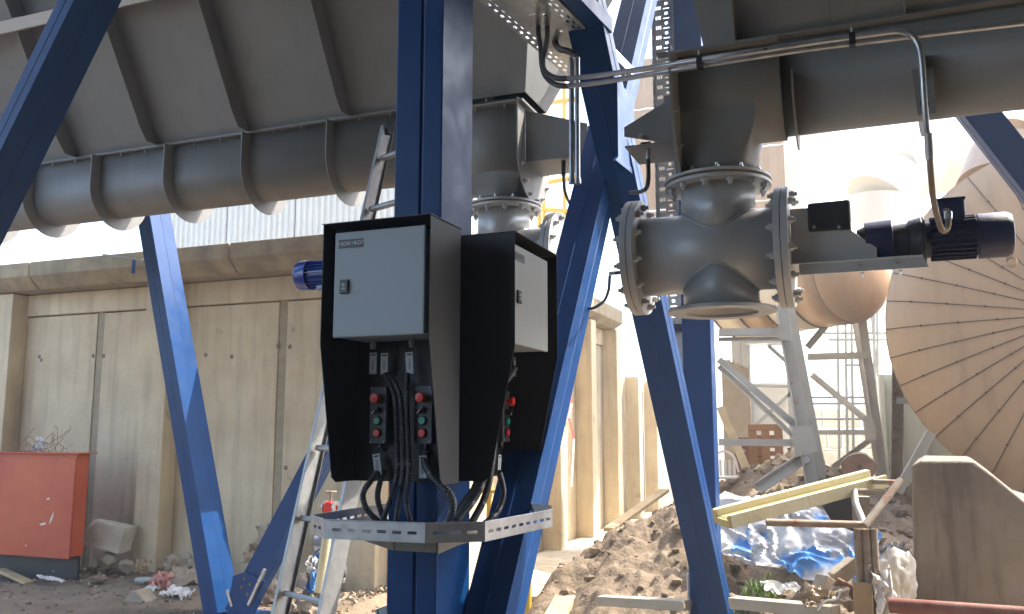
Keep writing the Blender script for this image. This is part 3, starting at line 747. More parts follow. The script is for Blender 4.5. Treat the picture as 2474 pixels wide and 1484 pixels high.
# gusset and base
q = [px(545, 1500, Y=VY-0.125), px(562, 1392, Y=VY-0.125), px(592, 1382, Y=VY-0.125), px(640, 1405, Y=VY-0.125), px(598, 1500, Y=VY-0.125)]
gs = MB().extr(q, (0, 0.012, 0)).build('gusset', 'blue_paint', vb, 0.002)
for u, v in ((590,1398),(583,1418),(604,1412),(598,1436)):
    p = px(u, v, Y=VY-0.126); MB().cyl(p, p+V((0, -0.003, 0)), 0.014, 12).build('bolt_hole', 'rust_edge', gs)
p = px(548, 1425, Y=VY-0.13); q2 = px(560, 1465, Y=VY-0.13)
MB().sweep(p, q2, [(-0.012,-0.004),(0.012,-0.004),(0.012,0.004),(-0.012,0.004)], (1,0,0)).build('stud', 'galvanised', vb)
p = px(640, 1375, Y=VY-0.14); q2 = px(600, 1462, Y=VY-0.14)
MB().sweep(p, q2, [(-0.012,-0.012),(0.012,-0.012),(0.012,0.012),(-0.012,0.012)], (1,0,0)).build('stud', 'galvanised', vb)
zb0 = px(548, 1496, Y=VY-0.2).z
box('base_plate', 'blue_paint', vb, (a0.x-0.28, VY-0.25, zb0-0.03), (b0.x+0.22, VY+0.25, zb0), 0.003)
for dx in (-0.18, 0.14, 0.34): bolt(vb, (a0.x+dx, VY-0.18, zb0), (0, 0, 1))

# crossed braces to the right of the post
xb = thing('crossed_braces', 'crossed blue steel braces meeting at a welded gusset plate', 'brace', (-1.2, 4.8, 0.3))
d2a = V((-1.50, 3.60, 0.83)); d2b = px(1545, 0, X=-1.33)
v_ = d2b-d2a; d2a = d2a - v_*(0.80/v_.z); 
MB().sweep(d2a, d2b+v_*0.25, boxsec(0.19, 0.20, 1), (1, 0, 0)).build('brace_member', 'blue_paint', xb, 0.003)
d1a = px(1728, 1470, Y=6.55); d1b = px(1409, 0, X=-1.30)
v1 = d1b-d1a; d1a = d1a - v1*0.06
MB().sweep(d1a, d1b+v1*0.2, boxsec(0.20, 0.17, 1), (1, 0, 0)).build('brace_member', 'blue_paint', xb, 0.003)
n0 = px(1487, 300, X=-1.17)
def XP(u, v): return px(u, v, X=-1.165)
MB().extr([XP(1485,198), XP(1523,232), XP(1528,300), XP(1524,418), XP(1487,388)], (0.014, 0, 0)).build('gusset', 'blue_paint', xb, 0.002)
MB().extr([XP(1479,388), XP(1487,378), XP(1526,412), XP(1524,424)], (0.018, 0, 0)).build('gusset_edge', 'blue_paint', xb, 0.001)

# right column
cl = thing('steel_column', 'upright blue steel column beyond the cross valve', 'post', (-0.9, 6.7, 0))
c0 = px(1700, 1250, Y=6.66)
cx0, cx1 = px(1652, 1000, Y=6.66).x, px(1722, 1000, Y=6.66).x
box('column_shaft', 'blue_paint', cl, (cx0, 6.66, 0.0), (cx1, 6.86, 6.5), 0.006)
box('base_plate', 'blue_paint', cl, (cx0-0.12, 6.5, -0.02), (cx1+0.12, 7.0, 0.02))
for dz in (0.30, 0.34):
    pass
for x in (cx0+0.01, cx1-0.06):
    MB().tube([V((x, 6.60, 0.28)), V((x, 6.60, 0.58))], 0.012, 8).build('anchor_rod', 'galvanised', cl)
    MB().tube([V((x, 6.60, 0.36)), V((x, 6.60, 0.39))], 0.028, 6).build('nut', 'galvanised', cl)

# vertical perforated tray left of the column
vt = thing('vertical_cable_tray', 'perforated grey cable tray running up the left side of the blue column', 'cable tray', (cx0-0.1, 6.7, 1.2))
tx0, tx1 = cx0-0.19, cx0-0.012
mbq = MB(); hs = []
z = 0.05; H = 4.15
while z < H-0.1:
    for k in range(3):
        hs.append((0.025+k*0.016, z, 0.033+k*0.016, z+0.03))
    hs += [(0.085, z, 0.135, z+0.008), (0.098, z+0.035, 0.122, z+0.058)]
    z += 0.085
holed(mbq, V((tx0, 6.78, 1.75)), V((1, 0, 0)), V((0, 0, 1)), tx1-tx0, H, hs)
mbq.build('tray_floor', 'galvanised', vt, solid=0.002)
for x in (tx0, tx1):
    mbq = MB(); holed(mbq, V((x, 6.72, 1.75)), V((0, 1, 0)), V((0, 0, 1)), 0.06, H, [(0.025, 0.03+i*0.085, 0.034, 0.07+i*0.085) for i in range(48)])
    mbq.build('side_rail', 'galvanised', vt, solid=0.002)
for v in (792, 907):
    p = px(1630, v, Y=6.70); MB().box((tx0-0.03, 6.69, p.z-0.028), (tx1+0.002, 6.715, p.z+0.028)).build('crossbar', 'motor_blue', vt, 0.002)
p0_ = px(1630, 1100, Y=6.83).z; p1_ = px(1630, 770, Y=6.83).z
box('cover_sheet', 'grey_steel', vt, (tx0, 6.79, p0_), (tx1, 6.80, p1_), 0.002)

# right-hand far diagonal
rd = thing('diagonal_brace', 'blue diagonal brace at the right edge, in front of the brown tank', 'brace', px(2440, 400, Y=5.0))
p0, p1 = px(2350, 262, Y=5.6), px(2500, 452, Y=5.6)
dd = p1-p0
MB().sweep(p0-dd*1.2, p1+dd*1.5, boxsec(0.17, 0.17, 1), (0, 1, 0)).build('beam', 'blue_paint', rd, 0.003)

# ------------------------------------------------------------------ left silo with trough
TYC, TR_ = 5.2, 0.20
ZF = 3.722; ZTB = 3.283
XR = -2.10; XL = -8.5
silo = thing('silo_hopper', 'grey ribbed silo hopper with rounded discharge trough, upper left', 'silo', (-4, TYC, ZTB))
def uprof(r, zf, zb, yc, n=20, ext=0.0):
    zc = zb + r
    out_ = [(yc-r, zf)]
    for k in range(n+1):
        a = PI + PI*k/n
        out_.append((yc + r*math.cos(a), zc + r*math.sin(a)))
    out_.append((yc+r, zf))
    return out_
def utrough(x0, x1, r, zf, zb, yc, name, m, parent, solid=0.005):
    pr = uprof(r, zf, zb, yc); vs = [V((x, y, z)) for x in (x0, x1) for y, z in pr]; n = len(pr)
    return MB().add(vs, [(i, i+1, n+i+1, n+i) for i in range(n-1)]).build(name, m, parent, smooth=True, solid=solid, ang=50)
utrough(XL, XR, TR_, ZF, ZTB, TYC, 'trough', 'silo_paint', silo)
# flange strips between hopper and trough
for s, y in ((-1, TYC-TR_), (1, TYC+TR_)):
    MB().box((XL, y-0.045 if s < 0 else y-0.005, ZF), (XR, y+0.005 if s < 0 else y+0.045, ZF+0.006)).build('flange_strip', 'silo_paint', silo)
    MB().box((XL, y-0.045 if s < 0 else y-0.005, ZF+0.008), (XR, y+0.005 if s < 0 else y+0.045, ZF+0.014)).build('flange_strip', 'silo_paint', silo)
xx = -6.6; 
while xx < XR:
    bolt(silo, (xx, TYC-TR_-0.027, ZF-0.001), (0, 0, -1), SMALL_BOLT)
    xx += 0.235
# U ribs on the trough
ribx = [-3.295, -4.0, -4.70, -5.41, -6.12, -6.83, -7.54]
def urib(x, parent, r, zf, zb, yc, dep=0.10, th=0.007, m='silo_paint'):
    a = uprof(r+0.003, zf-0.003, zb-0.003, yc); b = uprof(r+dep, zf-0.003, zb-dep, yc)
    # outer edge keeps close to the flange at the top
    n = len(a); vs = [V((x+dx, y, z)) for dx in (0, th) for y, z in a] + [V((x+dx, y, z)) for dx in (0, th) for y, z in b]
    fs = []
    for i in range(n-1):
        A, B, C_, D_ = i, i+1, n+i, n+i+1; E_, F_, G_, H_ = 2*n+i, 2*n+i+1, 3*n+i, 3*n+i+1
        fs += [(A, B, F_, E_), (C_, D_, H_, G_), (E_, F_, H_, G_)]
    fs += [(0, n, 3*n, 2*n), (n-1, 2*n-1, 4*n-1, 3*n-1)]
    return MB().add(vs, fs).build('trough_rib', m, parent)
for x in ribx: urib(x, silo, TR_, ZF, ZTB, TYC)
# hopper front wall sloping up towards the viewer
SL = 0.60
HH = 2.6
def hop(x, z, off=0.0):
    """point on the sloping front sheet; off = outward distance"""
    n = V((0, -1, -SL)).normalized()
    return V((x, TYC-TR_-SL*(z-ZF), z)) + n*off
ZH = ZF+0.014
XRt = -1.25
def sheet(xa, xb, xat, xbt, nm='front_panel'):
    return MB().extr([hop(xa, ZH), hop(xb, ZH), hop(xbt, ZF+HH), hop(xat, ZF+HH)], V((0, 0.004, 0.0))).build(nm, 'silo_paint', silo)
hr = [px(835, 240, Y=5.0).x+0.0, px(590, 280, Y=5.0).x, px(370, 315, Y=5.0).x, px(175, 345, Y=5.0).x]
hr = [-3.159, -4.003, -4.838, -5.650, -6.47, -7.29]
xe = [XL] + sorted(hr) + [XR+0.22]
for a, b in zip(xe[:-1], xe[1:]):
    sheet(a+0.0015, b-0.0015, a+0.0015, (b-0.0015) if b < XR else b+0.75)
# vertical ribs on the sheet with gussets at the foot
for x in hr:
    MB().extr([hop(x, ZH+0.16, 0.0), hop(x, ZF+0.865, 0.0), hop(x, ZF+0.865, 0.13), hop(x, ZH+0.16, 0.13)], (0.007, 0, 0)).build('stiffener', 'silo_paint', silo)
    MB().extr([hop(x, ZF+0.95, 0.0), hop(x, ZF+HH, 0.0), hop(x, ZF+HH, 0.13), hop(x, ZF+0.95, 0.13)], (0.007, 0, 0)).build('stiffener', 'silo_paint', silo)
    g0, g1 = hop(x, ZH+0.16, 0.13), hop(x, ZH+0.16, 0.0)
    MB().extr([g1, g0, V((x, g0.y+0.075, ZH+0.002)), V((x, TYC-TR_-0.004, ZH+0.002))], (0.007, 0, 0)).build('gusset', 'silo_paint', silo)
# horizontal girder (pale strip, top left)
MB().extr([hop(XL, ZF+0.872, 0.004), hop(XL, ZF+0.872, 0.135), hop(XL, ZF+0.942, 0.135), hop(XL, ZF+0.942, 0.128), hop(XL, ZF+0.880, 0.128), hop(XL, ZF+0.880, 0.004)], (abs(XL)-0.9, 0, 0)).build('girder', 'valve_paint', silo)
# end wall of the hopper sloping out to the right, back wall, upper bin
zt2 = ZF+HH
yf_b, yf_t = hop(0, ZH).y, hop(0, zt2).y
yb_b, yb_t = TYC+TR_, TYC+TR_+SL*HH
MB().extr([V((XR+0.22, yf_b, ZH)), V((XR+0.22, yb_b, ZH)), V((XR+0.97, yb_t, zt2)), V((XR+0.97, yf_t, zt2))], (0.004, 0, 0)).build('end_panel', 'silo_paint', silo)
MB().extr([V((XL, yb_b, ZH)), V((XR+0.22, yb_b, ZH)), V((XR+0.97, yb_t, zt2)), V((XL, yb_t, zt2))], (0, 0.004, 0)).build('back_panel', 'silo_paint', silo)
MB().extr([V((XL, yf_b, ZH)), V((XL, yb_b, ZH)), V((XL-0.9, yb_t, zt2)), V((XL-0.9, yf_t, zt2))], (0.004, 0, 0)).build('end_panel', 'silo_paint', silo)
box('bin_wall', 'silo_paint', silo, (XL-0.9, yf_t, zt2+0.002), (XR+0.97, yb_t, zt2+5.0))

# assumed bin overhead and hall behind the viewer, unseen, added to shade the equipment
nb_ = thing('shade_bin', 'assumed grey silo bin overhead, unseen, added to shade the equipment', 'silo', (-1.5, -1.5, 7.0))
MB().box((-6.5, -5.5, 5.6), (7.0, 1.4, 10.0)).build('bin_wall', 'silo_paint', nb_)  # plain box added out of view to keep sky light off from above
ph_ = thing('shade_hall', 'assumed grey hall behind the viewer, unseen, added to block sky light', 'building', (0, -9, 0))
MB().box((-5, -16, -0.2), (12, -6, 9.0)).build('shade_hall_wall', 'silo_paint', ph_)  # added mass that cuts off the sky behind the viewer
MB().box((4.6, -5.99, -0.2), (12, 3.2, 9.0)).build('shade_hall_wing', 'silo_paint', ph_)  # wing added out of view to darken the faces turned right
# housing at the right end of the left trough
def housing(parent, x0, x1, yc, r, zf, zb, m='silo_paint'):
    utrough(x0, x1, r, zf, zb, yc, 'housing_shell', m, parent)
def spout(parent, xc, yc, hw, ztop, zflange, rn, m='silo_paint', ex=0.02):
    """square outlet turning into a round neck"""
    n = 48; vs = []; lv = 8
    for j in range(lv+1):
        t = j/lv; z = ztop+(zflange-ztop)*t; tt = min(1, max(0, (t-0.35)/0.65)); tt = tt*tt*(3-2*tt)
        for k in range(n):
            a = 2*PI*k/n; cx, sx = math.cos(a), math.sin(a)
            sq = hw/max(abs(cx), abs(sx)); rr = sq*(1-tt)+rn*tt
            vs.append(V((xc+cx*rr, yc+sx*rr, z)))
    fs = [(j*n+k, j*n+(k+1) % n, (j+1)*n+(k+1) % n, (j+1)*n+k) for j in range(lv) for k in range(n)]
    MB().add(vs, fs).build('spout', m, parent, smooth=True, solid=0.005, ang=35)
def disc(c, axis, r, ri, t, name, m, parent, bev=0.002):
    return MB().lathe(c, axis, [(0, ri), (0, r), (t, r), (t, ri), (0, ri)], 64).build(name, m, parent, bev, smooth=True, ang=30)
def bolts(parent, c, axis, r, n, me=None, ph=0.0, t=0):
    x, y, z = basis(V(axis)); c = V(c)
    for k in range(n):
        a = 2*PI*k/n+ph; bolt(parent, c+x*(r*math.cos(a))+y*(r*math.sin(a))+z*t, axis, me)

def cross_valve(O, label, zneck, zbot, xl, xr, rb=0.183, group='cross shaped outlet valves'):
    O = V(O); t = thing('cross_valve', label, 'valve', O, group)
    # horizontal body
    MB().lathe((xl, O.y, O.z), (1, 0, 0), [(0, rb), (xr-xl, rb)], 72).build('valve_body', 'valve_paint', t, smooth=True, solid=0.006)
    rf = 0.275
    rn = 0.168
    # vertical necks, cut where they meet the horizontal body
    for sgn, ze in ((1, zneck), (-1, zbot)):
        n = 72; vs = []
        for k in range(n):
            a = 2*PI*k/n; y = rn*math.sin(a); zz = math.sqrt(max(0, (rb+0.002)**2-y*y))
            vs.append(V((O.x+rn*math.cos(a), O.y+y, O.z+sgn*zz)))
        for k in range(n):
            a = 2*PI*k/n; vs.append(V((O.x+rn*math.cos(a), O.y+rn*math.sin(a), ze)))
        MB().add(vs, [(k, (k+1) % n, n+(k+1) % n, n+k) for k in range(n)]).build('neck', 'valve_paint', t, smooth=True, solid=0.006)
        # weld bead along the saddle
        w = [vs[k] + V((math.cos(2*PI*k/n)*0.003, math.sin(2*PI*k/n)*0.003, sgn*0.002)) + V((0.0015*random.uniform(-1, 1), 0, 0.0015*random.uniform(-1, 1))) for k in range(n)]
        MB().tube(w+[w[0]], 0.0055, 6).build('weld_bead', 'valve_flange', t, smooth=True)
    # top flanges
    f = disc((O.x, O.y, zneck), (0, 0, 1), 0.245, 0.155, 0.016, 'flange', 'valve_flange', t)
    disc((O.x, O.y, zneck+0.018), (0, 0, 1), 0.243, 0.155, 0.006, 'gasket', 'rust_edge', t, 0)
    disc((O.x, O.y, zneck+0.026), (0, 0, 1), 0.247, 0.155, 0.014, 'counter_flange', 'valve_flange', t)
    bolts(t, (O.x, O.y, zneck-0.001), (0, 0, -1), 0.215, 12, BOLT_DARK, 0.13)
    bolts(t, (O.x, O.y, zneck+0.041), (0, 0, 1), 0.215, 12, BOLT, 0.13)
    # bottom flange
    disc((O.x, O.y, zbot-0.014), (0, 0, 1), 0.245, 0.165, 0.016, 'flange', 'valve_flange', t)
    # side flanges
    for x, s in ((xl, -1), (xr, 1)):
        disc((x, O.y, O.z), (s, 0, 0), rf, 0.15, 0.028, 'flange', 'valve_flange', t)
        disc((x+s*0.031, O.y, O.z), (s, 0, 0), rf, 0.02, 0.030, 'blind_flange', 'valve_flange', t)
        bolts(t, (x-s*0.001, O.y, O.z), (-s, 0, 0), 0.238, 12, BOLT_DARK, 0.2)
        bolts(t, (x+s*0.062, O.y, O.z), (s, 0, 0), 0.238, 12, BOLT_DARK, 0.2)
    return t
# ---- left outlet
LX, LY = -2.075, 5.2
lo = thing('outlet_housing', 'grey end housing of the left trough with round bolted spout', 'hopper outlet', (LX, LY, 3.2))
ztopL = px(1180, 262, Y=LY-0.24).z
zneckL = px(1224, 500, d=5.7).z-0.02
hx0, hx1 = LX-0.36, px(1255, 300, Y=LY-0.24).x
utrough(hx0, hx1, 0.245, ztopL, ztopL-0.50, LY, 'housing_shell', 'silo_paint', lo)
box('top_flange', 'silo_paint', lo, (hx0, LY-0.30, ztopL), (hx1+0.04, LY+0.30, ztopL+0.012))
for k in range(3): bolt(lo, (hx1-0.09-0.2*k, LY-0.275, ztopL-0.001), (0, 0, -1), SMALL_BOLT)
# end plate (rounded, bigger than the shell)
pr = uprof(0.30, ztopL+0.02, ztopL-0.60, LY)
MB().extr([V((hx1, y, z)) for y, z in pr], (0.010, 0, 0)).build('end_plate', 'silo_paint', lo)
for a in (200, 225, 250, 275, 300, 330):
    y, z = LY+0.265*math.cos(R(a)), ztopL-0.30+0.265*math.sin(R(a)); bolt(lo, (hx1+0.012, y, z), (1, 0, 0), BOLT)
spout(lo, LX-0.03, LY, 0.200, ztopL-0.22, zneckL+0.045, 0.168)
# bearing block bracket
bk = [V((hx1+0.012, LY-0.17, ztopL-0.02)), V((hx1+0.42, LY-0.17, ztopL-0.16)), V((hx1+0.42, LY-0.17, ztopL-0.36)), V((hx1+0.012, LY-0.17, ztopL-0.36))]
MB().extr(bk, (0, 0.007, 0)).build('bearing_bracket', 'silo_paint', lo, 0.001)
MB().box((hx1+0.012, LY-0.16, ztopL-0.36), (hx1+0.42, LY+0.17, ztopL-0.352)).build('bracket_floor', 'silo_paint', lo)
MB().lathe((hx1+0.26, LY, ztopL-0.22), (1, 0, 0), [(0, 0.001), (0, 0.10), (0.14, 0.10), (0.14, 0.001)], 24).build('bearing', 'gear_black', lo, smooth=True)
cross_valve((LX-0.03, LY, zneckL-0.32), 'grey cross valve half hidden behind the hoods, under the left trough', zneckL, zneckL-0.59, LX-0.37, LX+0.31)

# ------------------------------------------------------------------ right silo
RY, RR = 4.14, 0.205
RZF, RZB = 3.330, 2.972
rs = thing('silo_hopper', 'dark shaded silo hopper and trough crossing the upper right', 'silo', (1.0, RY, RZB))
RXL = px(1888, 250, Y=RY-RR).x; RXR = 4.5
utrough(RXL, RXR, RR, RZF, RZB, RY, 'trough', 'silo_paint', rs)
for s, y in ((-1, RY-RR), (1, RY+RR)):
    MB().box((RXL-0.55, y-0.045 if s < 0 else y-0.005, RZF+0.018), (RXR, y+0.005 if s < 0 else y+0.045, RZF+0.026)).build('flange_strip', 'silo_paint', rs)
def rhop(x, z, off=0.0):
    n = V((0, -1, -SL)).normalized()
    return V((x, RY-RR-SL*(z-RZF), z)) + n*off
xg = [px(1778, 120, Y=RY-RR).x, px(2008, 110, Y=RY-RR).x, px(2170, 70, Y=RY-RR).x+0.02, 1.2, 1.95, 2.7, 3.4, RXR]
for a, b in zip(xg[:-1], xg[1:]):
    MB().extr([rhop(a+0.001, RZF+0.027), rhop(b-0.001, RZF+0.027), rhop(b-0.001, RZF+2.6), rhop(a+0.001, RZF+2.6)], (0, 0.004, 0)).build('front_panel', 'silo_paint', rs)
for x in (xg[0]+0.004, xg[2], xg[3], xg[4], xg[5], xg[6]):
    MB().extr([rhop(x, RZF+0.16, 0.0), rhop(x, RZF+2.6, 0.0), rhop(x, RZF+2.6, 0.09), rhop(x, RZF+0.16, 0.09)], (0.006, 0, 0)).build('stiffener', 'silo_paint', rs)
    g0, g1 = rhop(x, RZF+0.16, 0.09), rhop(x, RZF+0.16, 0.0)
    MB().extr([g1, g0, V((x, g0.y+0.07, RZF+0.028)), V((x, RY-RR-0.004, RZF+0.028))], (0.006, 0, 0)).build('gusset', 'silo_paint', rs)
rt0 = RY-RR-SL*(2.6)
MB().extr([V((xg[0], RY-RR, RZF+0.027)), V((xg[0], RY+RR, RZF+0.027)), V((xg[0]-0.0, RY+RR+SL*2.57, RZF+2.6)), V((xg[0]-0.0, rt0, RZF+2.6))], (0.004, 0, 0)).build('end_panel', 'silo_paint', rs)
MB().extr([V((xg[0]-0.20, RY-RR-0.25, RZF+0.40)), V((xg[0]-0.02, RY-RR+0.02, RZF+0.03)), V((xg[0]-0.02, RY+RR, RZF+0.03)), V((xg[0]-0.60, RY+RR+SL*2.3, RZF+2.6)), V((xg[0]-0.60, rt0, RZF+2.6))], (0.005, 0, 0)) if False else None
MB().extr([V((xg[0], RY+RR, RZF+0.027)), V((RXR, RY+RR, RZF+0.027)), V((RXR, RY+RR+SL*2.57, RZF+2.6)), V((xg[0], RY+RR+SL*2.57, RZF+2.6))], (0, 0.004, 0)).build('back_panel', 'silo_paint', rs)
box('bin_wall', 'silo_paint', rs, (xg[0], rt0, RZF+2.602), (RXR, RY+RR+SL*2.57, RZF+7.5))
# light triangular end sheet left of the ribs
la, lb_ = xg[0]-0.004, RY-RR
E1 = [px(1702, -10, Y=2.9), px(1782, -10, Y=2.9), px(1786, 95, Y=3.66), px(1768, 130, Y=3.85), px(1728, 130, Y=3.9)]
MB().extr([V((la+0.008, rhop(0, RZF+1.5).y+0.01, RZF+1.5)), V((la+0.008, lb_+0.01, RZF+0.03)), V((la-0.15, lb_+0.1, RZF+0.03)), V((la-0.33, rhop(0, RZF+1.5).y+0.2, RZF+1.5))], (0, 0.004, 0)).build('corner_sheet', 'silo_paint', rs)
for x in (px(1925, 330, Y=RY).x, px(2228, 300, Y=RY).x):
    urib(x, rs, RR, RZB+0.20, RZB, RY, 0.07)
p = px(2228, 280, Y=RY-RR-0.02)
MB().extr([V((p.x-0.03, RY-RR-0.03, RZB+0.14)), V((p.x-0.02, RY-RR-0.05, RZB-0.07)), V((p.x+0.05, RY-RR-0.05, RZB-0.07)), V((p.x+0.05, RY-RR-0.03, RZB+0.14))], (0, 0.006, 0)).build('hanger_plate', 'silo_paint', rs)

OX, OY, OZ = -0.574, 4.098, 2.428
ro = thing('outlet_housing', 'grey end housing of the right trough above the open cross valve', 'hopper outlet', (OX, OY, 2.9))
hx0 = px(1640, 250, Y=OY-0.235).x; hx1 = px(1886, 250, Y=OY-0.235).x
hzt = px(1760, 168, Y=OY-0.235).z+0.03
utrough(hx0, hx1, 0.232, hzt+0.06, RZB-0.03, OY, 'housing_shell', 'silo_paint', ro)
box('top_flange', 'silo_paint', ro, (hx0-0.03, OY-0.29, hzt+0.062), (hx1, OY+0.29, hzt+0.076))
pr = uprof(0.40, hzt+0.06, px(1628, 480, Y=OY).z, OY+0.0)
MB().extr([V((hx0-0.012, y, z)) for y, z in pr], (0.010, 0, 0)).build('end_plate', 'silo_paint', ro)
for a in (195, 220, 245, 270, 300):
    y, z = OY+0.365*math.cos(R(a)), pr[5][1]*0+px(1628, 480, Y=OY).z+0.40+0.365*math.sin(R(a)); bolt(ro, (hx0+0.0, y, z), (1, 0, 0), SMALL_BOLT)
zn = px(1738, 452, d=4.1).z
spout(ro, OX, OY, 0.200, hzt-0.10, zn+0.045, 0.190)
# bracket to the left with bearing and level probe
bx = hx0-0.014
bk = [V((bx, OY-0.20, px(1588,235,Y=OY-0.2).z)), V((px(1507,308,Y=OY-0.2).x, OY-0.20, px(1507,308,Y=OY-0.2).z)), V((px(1507,308,Y=OY-0.2).x, OY-0.20, px(1512,330,Y=OY-0.2).z)), V((bx, OY-0.20, px(1588,355,Y=OY-0.2).z))]
MB().extr(bk, (0, 0.007, 0)).build('bearing_bracket', 'silo_paint', ro, 0.001)
zq = bk[2].z
MB().box((bk[1].x, OY-0.19, zq-0.05), (bx, OY+0.10, zq-0.043)).build('bracket_floor', 'silo_paint', ro)
bolt(ro, px(1550, 331, Y=OY-0.21), (0, -1, 0), BOLT)
sn = thing('level_probe', 'grey probe with black hose under the bracket left of the housing', 'sensor', px(1565, 350, Y=OY-0.12))
p = px(1565, 345, Y=OY-0.12)
MB().cyl(p, px(1565, 385, Y=OY-0.12), 0.011, 14).build('probe_body', 'galvanised', sn, smooth=True)
MB().tube([px(1548, 350, Y=OY-0.12), px(1572, 347, Y=OY-0.12)], 0.012, 8).build('probe_head', 'gear_black', sn)
hz = spline([px(1565, 385, Y=OY-0.12), px(1566, 430, Y=OY-0.10), px(1561, 455, Y=OY-0.05), px(1545, 464, Y=OY+0.05), px(1522, 466, Y=OY+0.15)], 0.01)
MB().tube(hz, 0.0105, 12).build('hose', 'conduit_black', sn, smooth=True)
sn2 = thing('level_probe', 'black probe with hose right of the left outlet housing', 'sensor', px(1372, 385, Y=LY))
MB().cyl(px(1361, 368, Y=LY-0.1), px(1361, 425, Y=LY-0.1), 0.014, 12).build('probe_body', 'gear_black', sn2, smooth=True)
hz = spline([px(1361, 425, Y=LY-0.1), px(1364, 460, Y=LY-0.08), px(1376, 492, Y=LY-0.02), px(1388, 505, Y=LY+0.1)], 0.01)
MB().tube(hz, 0.010, 10).build('hose', 'conduit_black', sn2, smooth=True)

zbot = px(1738, 752, d=4.1).z
xl, xr = px(1558, 615, Y=OY).x, px(1880, 605, Y=OY).x
cv = cross_valve((OX, OY, OZ), 'large grey cross valve with an open bottom flange, right of centre', zn, zbot, xl, xr)

# drive: bracket, cover, gearbox, motor
XQ = xr+0.063
dv = thing('gear_motor', 'dark blue geared motor on a steel bracket right of the cross valve', 'motor', (0.2, OY, OZ-0.1))
def Zv(u, v): return px(u, v, Y=OY-0.09).z
def Xv(u, v=620): return px(u, v, Y=OY-0.09).x
bkx1 = Xv(2118)
MB().extr([V((XQ, OY-0.10, Zv(1930,505))), V((Xv(1958), OY-0.10, Zv(1958,503))), V((Xv(1958), OY-0.10, Zv(1958,560))), V((Xv(2057), OY-0.10, Zv(2057,556))), V((bkx1, OY-0.10, Zv(2118,600))), V((bkx1, OY-0.10, Zv(2118,632))), V((XQ, OY-0.10, Zv(1925,640)))], (0, 0.008, 0)).build('side_plate', 'valve_paint', dv, 0.001)
MB().extr([V((XQ, OY+0.10, Zv(1930,505))), V((Xv(1958), OY+0.10, Zv(1958,503))), V((Xv(1958), OY+0.10, Zv(1958,560))), V((Xv(2057), OY+0.10, Zv(2057,556))), V((bkx1, OY+0.10, Zv(2118,600))), V((bkx1, OY+0.10, Zv(2118,632))), V((XQ, OY+0.10, Zv(1925,640)))], (0, 0.008, 0)).build('side_plate', 'valve_paint', dv, 0.001)
zr0, zr1 = Zv(2000, 664), Zv(2000, 634)
MB().box((XQ, OY-0.13, zr1-0.006), (Xv(2228), OY+0.13, zr1)).build('base_plate', 'valve_paint', dv, 0.001)
MB().extr([V((XQ+0.03, OY-0.13, zr1-0.008)), V((Xv(2228), OY-0.13, zr1-0.008)), V((Xv(2240), OY-0.13, zr0)), V((XQ+0.03, OY-0.13, zr0))], (0, 0.006, 0)).build('channel_web', 'valve_paint', dv, 0.001)
for u in (2073, 2163):
    bolt(dv, (Xv(u), OY-0.131, (zr0+zr1)/2), (0, -1, 0), SMALL_BOLT); bolt(dv, (Xv(u+8), OY-0.10, zr0), (0, 0, -1), SMALL_BOLT)
# black chain cover
cva, cvb = Xv(1956), Xv(2060)
MB().extr([V((cva, y, z)) for y, z in [(OY-0.115, Zv(1960,562)), (OY-0.115, Zv(1960,493)), (OY+0.10, Zv(1960,488)), (OY+0.10, Zv(1960,562))]], (cvb-cva, 0, 0)).build('guard_cover', 'black_sheet', dv, 0.012, seg=3)
for u in (1970, 2030): bolt(dv, (Xv(u), OY-0.117, Zv(u, 552)), (0, -1, 0), SMALL_BOLT)
# gearbox stages
gz = (Zv(2150, 625)+Zv(2150, 535))/2; gr = (Zv(2150, 527)-Zv(2150, 627))/2*1.12
def gl(u0, u1, r0, r1, nm, m, n=32, dz=0): return MB().lathe((Xv(u0), OY, gz+dz), (1, 0, 0), [(0, 0.001), (0, r0), (Xv(u1)-Xv(u0), r1), (Xv(u1)-Xv(u0), 0.001)], n).build(nm, m, dv, 0.003, smooth=True, ang=30)
gl(2072, 2092, gr*0.72, gr*0.85, 'gear_end', 'gear_black')
gl(2092, 2160, gr*1.02, gr*1.08, 'gearbox', 'motor_blue', 12)
gl(2160, 2200, gr*0.80, gr*0.85, 'gear_neck', 'gear_black')
gl(2200, 2232, gr*0.95, gr*1.08, 'adapter', 'gear_black')
gl(2232, 2240, gr*1.08, gr*1.08, 'motor_flange', 'gear_black')
mz = px(2340, 565, Y=OY-0.1).z
mx0, mx1 = Xv(2241), Xv(2372); mr = 0.078
MB().lathe((mx0, OY, gz+0.006), (1, 0, 0), [(0, 0.001), (0, mr), (mx1-mx0, mr), (mx1-mx0, 0.001)], 48).build('motor_body', 'motor_blue', dv, smooth=True, ang=30)
fm = MB(); nf = 26
for k in range(nf):
    a = 2*PI*k/nf; c_, s_ = math.cos(a), math.sin(a)
    p0 = V((mx0+0.02, OY+c_*mr, gz+0.006+s_*mr)); tdir = V((0, -s_, c_))*0.0018; rdir = V((0, c_, s_))*0.016
    fm.extr([p0-tdir-rdir*0.1, p0+tdir-rdir*0.1, p0+tdir+rdir, p0-tdir+rdir], (mx1-mx0-0.03, 0, 0))
fm.build('cooling_fins', 'motor_blue', dv)
MB().lathe((mx1, OY, gz+0.006), (1, 0, 0), [(0, 0.001), (0, mr+0.017), (0.105, mr+0.017), (0.125, mr+0.008), (0.13, mr-0.012), (0.131, 0.001)], 48).build('fan_cover', 'motor_blue', dv, smooth=True, ang=35)
tbx = Xv(2305)
tb = MB().box((tbx-0.05, OY-0.075, gz+0.075), (tbx+0.055, OY+0.06, gz+0.155)).build('terminal_box', 'motor_blue', dv, 0.008, seg=3)
